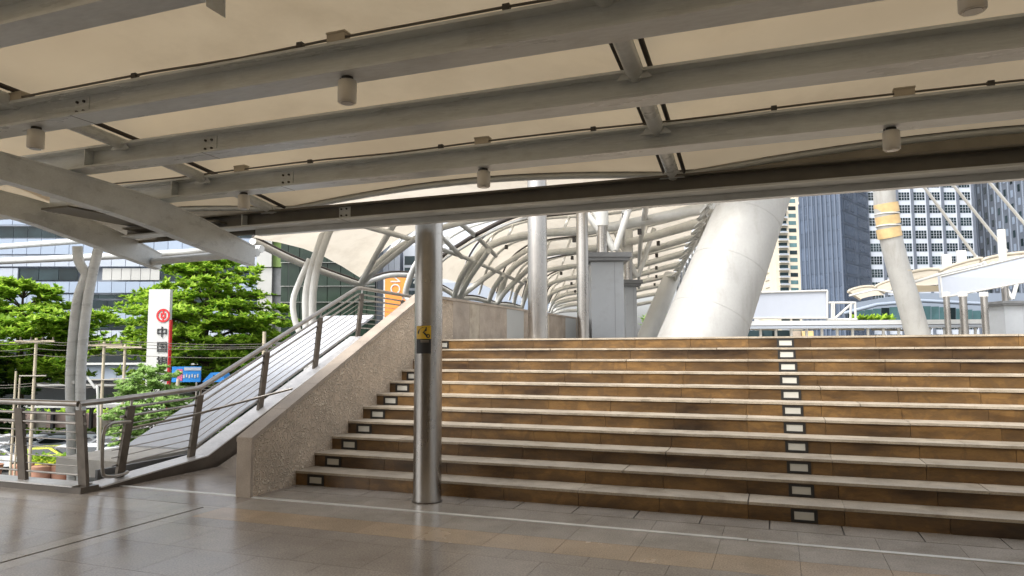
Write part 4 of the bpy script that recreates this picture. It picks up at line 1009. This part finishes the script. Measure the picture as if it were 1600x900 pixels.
for i in range(len(xs_)-1):
    for j in range(len(ys2)-1): quadbox(MB(), xs_[i]+.5, xs_[i+1]-.5, ys2[j]+.5, ys2[j+1]-.5, 74, .1).build('window', M['glass_tree_tint'], gl)
m = MB()
for x in xs_: quadbox(MB(), x-.35, x+.35, 330, 600, 73.9, .1).build('mullion', M['panel_silver'], gl)
for y in ys2: quadbox(MB(), 438, 586, y-.3, y+.3, 73.86, .1).build('transom', M['panel_silver'], gl)
ww = thing('white_block', 'pale building strip behind the orange banner', 'building', gp(600, 80))
for k in range(7): quadbox(MB(), 560+k*9, 560+k*9+8.4, 380, 620, 78+.0*k, 5).build('cladding_panel', M['tower_white'] if k not in (3,) else M['panel_blue'], ww)
quadbox(MB(), 628, 672, 380, 620, 78, 5).build('wall', M['tower_white'], ww)
for j in range(5): quadbox(MB(), 632, 648, 400+j*18, 400+j*18+14, 77.9, .1).build('window', M['window'], ww)
bg2 = thing('far_white_block', 'bright far building seen above the parapet between the vault supports', 'building', gp(760, 120))
quadbox(MB(), 672, 870, 440, 620, 120, 5).build('wall', M['panel_white'], bg2)
for k in range(24): quadbox(MB(), 676+k*8, 681+k*8, 470, 486, 119.9, .1).build('window', M['panel_blue'], bg2)

# wall and street furniture seen through the railing
bw = thing('roadside_wall', 'dusty pink roadside wall with pale piers across the street', 'wall', gp(100, 50))
for k in range(20):
    x = -40+k*16; quadbox(MB(), x, x+15.5, 646, 668, 62, .3).build('wall_panel', M['pink_wall'] if k % 3 else M['concrete'], bw)
for k in range(11): x = -40+k*30; quadbox(MB(), x-2, x+2, 634, 670, 61.6, .3).build('pier', M['concrete'] if k % 2 else M['ink'], bw)
quadbox(MB(), -45, 300, 632, 637, 59, 2.5).build('canopy_edge', M['white'], bw)
# cars
def make_car(loc, rz, paint, lab, group='cars parked in the street below'):
    t = thing('parked_car', lab, 'car', (0, 0, 0), group)
    L_, W_ = 4.4, 1.75
    prof = [(-2.2, .35), (-2.2, .75), (-1.95, .92), (-1.45, .98), (-.75, 1.42), (.55, 1.45), (1.35, .98), (2.05, .86), (2.2, .7), (2.2, .35)]
    m = MB(); n = len(prof)
    for (x0, z0), (x1, z1) in zip(prof, prof[1:]+prof[:1]):
        i0 = .12 if z0 > 1.2 else 0; i1 = .12 if z1 > 1.2 else 0
        m.face([(x0, -W_/2+i0, z0), (x1, -W_/2+i1, z1), (x1, W_/2-i1, z1), (x0, W_/2-i0, z0)])
    for s in (-1, 1):
        lo = [(x, s*W_/2, z) for x, z in prof if z < 1.2]; m.face(lo if s > 0 else lo[::-1])
        hi = [(-1.45, s*W_/2, .98), (-.75, s*(W_/2-.12), 1.42), (.55, s*(W_/2-.12), 1.45), (1.35, s*W_/2, .98)]; m.face(hi if s > 0 else hi[::-1])
    m.build('body', paint, t)
    g = MB()
    for s in (-1, 1): g.face([(-1.15, s*(W_/2-.015), 1.03), (-.68, s*(W_/2-.095), 1.36), (.45, s*(W_/2-.095), 1.38), (1.05, s*(W_/2-.01), 1.03)])
    g.build('side_window', M['glass_dark'], t)
    MB().face([(.62, -.68, 1.435), (.62, .68, 1.435), (1.28, .76, 1.03), (1.28, -.76, 1.03)]) 
    g = MB(); g.face([(.64, -.66, 1.43), (1.30, -.76, 1.03), (1.30, .76, 1.03), (.64, .66, 1.43)]); g.build('windscreen', M['glass_dark'], t)
    g = MB(); g.face([(-.82, -.66, 1.40), (-.82, .66, 1.40), (-1.42, .76, 1.02), (-1.42, -.76, 1.02)]); g.build('rear_window', M['glass_dark'], t)
    for x in (-1.35, 1.35):
        for s in (-1, 1):
            wl = MB().tube([(x, s*(W_/2-.16), .32), (x, s*(W_/2+.02), .32)], .32, 16).build('wheel', M['tyre'], t)
            MB().tube([(x, s*(W_/2+.021), .32), (x, s*(W_/2+.03), .32)], .2, 12).build('rim', M['silver_car'], wl)
    for s in (-1, 1):
        MB().box((2.15, s*.62-.18, .66), (2.22, s*.62+.18, .78)).build('headlight', M['lens'], t)
        MB().box((-2.22, s*.66-.14, .70), (-2.16, s*.66+.14, .84)).build('tail_light', M['red'], t)
    t.location = loc; t.rotation_euler.z = rz
    return t
cp = {}
carz = [(34, 48, 'silver_car', 'pale silver car below the first railing post, nearer than the parked row'), (148, 47.5, 'white_car', 'white car between the corner post and the looping rail end'), (112, 47, 'white_car', 'white car just right of the yellow green one'), (-18, 53, 'white_car', 'white car at the far left end of the parked row'), (18, 53, 'white_car', 'white car left of the first railing post'), (52, 52.5, 'silver_car', 'silver car between the two railing posts'), (94, 52, 'dark_car', 'dark car parked in the row behind the yellow one'),
        (136, 52.5, 'silver_car', 'silver car behind the curved twin tube column'), (176, 52, 'white_car', 'white car right of the corner railing post'), (214, 53, 'dark_car', 'dark car at the right end of the parked row'),
        (6, 46, 'white_car', 'white car nearest at the far left'), (178, 45.5, 'silver_car', 'silver car near the looping rail end'), (78, 46.5, 'yellow_car', 'yellow green car standing in front of the parked row')]
for px, d, c, lab in carz:
    q_ = P(px, 600, d); loc = (q_.x, q_.y, -6); rz = YAW+(math.pi if px % 3 else 0)+.15
    if c not in cp: cp[c] = make_car(loc, rz, M[c], lab)
    else: copy_tree(cp[c], loc, lab, rz)
for i, (px, d, lab) in enumerate(((-6, 42, 'terracotta planter at far left below the railing'), (42, 42, 'terracotta planter left, under the yellow green car'), (72, 41.5, 'terracotta planter in the middle of the row'), (101, 42, 'terracotta planter at the right beside the twin tube column'), (128, 42, 'terracotta planter right of the twin tube column'))):
    q_ = P(px, 600, d); b = Vector((q_.x, q_.y, -6)); t = thing('planter', lab, 'planter', tuple(b), 'planters along the street')
    MB().tube([b, b+Vector((0, 0, .9)), b+Vector((0, 0, 1.0))], [.42, .6, .62], 12).build('pot', M['terracotta'], t)
    pm = MB()
    for _ in range(14): leaves(pm, b+Vector((rg.uniform(-.5, .5), rg.uniform(-.5, .5), 1.0+rg.random()*.5)), Vector((0, 0, .6)), 6, .35, rg)
    pm.build('foliage', M['leaf'], t)

# ------------------------------------------------------------------ right hand towers
def tower(name, lab, cx0, cx1, d0, d1, z1, core, th=20):
    a = P(cx0, 540, d0); b = P(cx1, 540, d1); t = thing(name, lab, 'tower', (a.x, a.y, -6))
    e = Vector((b.x-a.x, b.y-a.y, 0)); n_ = Vector((-e.y, e.x, 0)).normalized()
    MB().obox(Vector((a.x, a.y, -6)), e, n_*th, Vector((0, 0, z1+6))).build('wall', M[core], t)
    return t, Vector((a.x, a.y, 0)), e, n_
# white gridded tower
t, a, e, n_ = tower('gridded_tower', 'white office tower with a grid of dark square windows behind the mast', 1364, 1533, 190, 190, 85, 'tower_white')
ncol, zf, Hf = 7, 4.0, 3.52; cw = e.length/ncol; eu = e.normalized()
pr = None; nm = 0
for c in range(ncol):
    for r_ in range(15):
        o = a+eu*(c*cw+.6)+Vector((0, 0, 3.2+r_*Hf))
        if pr is None:
            m = MB(); m.obox(o-n_*.05, eu*(cw-1.2), n_*.1, Vector((0, 0, 2.2)), 0)
            pr = m.build('window', M['window'], t); po = o
            mb = MB()
            for k in range(1, 4): mb.obox(o-n_*.12+eu*((cw-1.2)*k/4-.03), eu*.06, n_*.06, Vector((0, 0, 2.2)))
            for k in (1, 2): mb.obox(o-n_*.13+Vector((0, 0, .73*k-.03)), eu*(cw-1.2), n_*.06, Vector((0, 0, .06)))
            mu = mb.build('window_bars', M['tower_white'], pr)
        else:
            c_ = inst(pr, t, o-po+a*0+Vector(OFF[t.name])); d_ = mu.copy(); col.objects.link(d_); d_.parent = c_
for c in range(ncol+1): MB().obox(a+eu*(c*cw-.28)-n_*.55+Vector((0, 0, -6)), eu*.56, n_*.5, Vector((0, 0, 90))).build('pier', M['tower_slate'], t)
# blue tower: finned left face, panelled right face
t, a, e, n_ = tower('blue_tower', 'dark blue glass tower with vertical fins left of the gridded tower', 1257, 1322, 168, 160, 44, 'tower_blue', 1)
eu = e.normalized(); nf = 9
for k in range(nf+1): MB().obox(a+eu*(e.length*k/nf-.12)-n_*.30+Vector((0, 0, -6)), eu*.34, n_*.28, Vector((0, 0, 47.2 if k > 2 else 45-(2-k)*1.4))).build('fin', M['tower_blue2'], t)
for r_ in range(14):
    for k in range(5): MB().obox(a+eu*(e.length*k/5+.1)-n_*.12+Vector((0, 0, -4+r_*3.3)), eu*(e.length/5-.2), n_*.1, Vector((0, 0, 3.1))).build('glass_panel', M['tower_blue'], t)
a2 = P(1322, 540, 160); b2 = P(1367, 540, 175); a2 = Vector((a2.x, a2.y, 0)); e2 = Vector((b2.x-a2.x, b2.y-a2.y, 0)); n2 = Vector((-e2.y, e2.x, 0)).normalized(); u2 = e2.normalized()
MB().obox(a2+Vector((0, 0, -6)), e2, n2*.6, Vector((0, 0, 60))).build('side_wall', M['tower_blue2'], t)
for c in range(2):
    for r_ in range(16): MB().obox(a2+u2*(e2.length*(.12+.46*c))-n2*.1+Vector((0, 0, -2+r_*3.0)), u2*e2.length*.34, n2*.08, Vector((0, 0, 2.2))).build('window', M['tower_blue'], t)
for r_ in range(17): MB().obox(a2+Vector((0, 0, -2.5+r_*3.0))-n2*.12, e2, n2*.1, Vector((0, 0, .16))).build('floor_line', M['tower_blue2'], t)
# cream apartment tower
t, a, e, n_ = tower('apartment_tower', 'cream apartment tower with stacked balconies beside the big pylon', 1217, 1262, 300, 300, 90, 'cream')
eu = e.normalized(); Lw = e.length; Hf = 3.2
for r_ in range(22):
    z = 3+r_*Hf
    MB().obox(a+eu*Lw*.12-n_*.05+Vector((0, 0, z+.9)), eu*Lw*.30, n_*.1, Vector((0, 0, 1.5))).build('balcony_opening', M['window'], t)
    bl = MB().obox(a+eu*Lw*.10-n_*1.2+Vector((0, 0, z)), eu*Lw*.34, n_*1.19, Vector((0, 0, .25))).build('balcony', M['cream_pale'], t)
    MB().obox(a+eu*Lw*.10-n_*1.25+Vector((0, 0, z+.26)), eu*Lw*.34, n_*.1, Vector((0, 0, .6))).build('parapet', M['panel_white'], bl)
    MB().obox(a+eu*Lw*.50-n_*.05+Vector((0, 0, z+.5)), eu*Lw*.26, n_*.1, Vector((0, 0, 1.7))).build('window', M['glass_teal'] if r_ % 3 else M['window'], t)
    MB().obox(a+eu*Lw*.86-n_*.6+Vector((0, 0, z)), eu*Lw*.14, n_*.59, Vector((0, 0, .9))).build('balcony', M['cream_pale'], t)
    MB().obox(a+eu*Lw*.87-n_*.05+Vector((0, 0, z+1.0)), eu*Lw*.12, n_*.08, Vector((0, 0, 1.6))).build('window', M['tower_slate'], t)
a2 = P(1180, 540, 330); b2 = P(1217, 540, 302); a2 = Vector((a2.x, a2.y, 0)); e2 = Vector((b2.x-a2.x, b2.y-a2.y, 0)); n2 = Vector((-e2.y, e2.x, 0)).normalized(); u2 = e2.normalized()
MB().obox(a2+Vector((0, 0, -6)), e2, n2*2, Vector((0, 0, 92))).build('side_wall', M['cream_pale'], t)
for r_ in range(22):
    z = 3+r_*Hf
    for f in (.25, .62): MB().obox(a2+u2*e2.length*f-n2*1.0+Vector((0, 0, z)), u2*e2.length*.16, n2*.99, Vector((0, 0, .9))).build('balcony', M['cream'], t)
    MB().obox(a2+u2*e2.length*.84-n2*.05+Vector((0, 0, z+.5)), u2*e2.length*.12, n2*.08, Vector((0, 0, 1.9))).build('window', M['panel_white'], t)
# slate tower at the right edge
t, a, e, n_ = tower('slate_tower', 'slate grey tower with staggered narrow windows at the right edge', 1530, 1680, 205, 165, 90, 'tower_slate')
eu = e.normalized(); Lw = e.length
for c in range(13):
    for r_ in range(15):
        z = 2+r_*3.6+(c % 2)*.9; o = a+eu*(Lw*(c+.3)/13)
        MB().obox(o-n_*.06+Vector((0, 0, z)), eu*1.0, n_*.1, Vector((0, 0, 1.9))).build('window', M['panel_blue'] if (c+r_) % 2 else M['window'], t)
for c in range(14): MB().obox(a+eu*(Lw*c/13-.1)-n_*.25+Vector((0, 0, -6)), eu*.2, n_*.24, Vector((0, 0, 95))).build('fin', M['tower_grey'], t)
# small striped far building
t = thing('striped_block', 'tiny striped far building just right of the big pylon', 'building', gp(1184, 350))
for k in range(6): quadbox(MB(), 1170+k*3.6, 1170+k*3.6+3.2, 425, 545, 350, 4).build('wall_panel', M['tower_white'] if k % 2 else M['tower_blue2'], t)
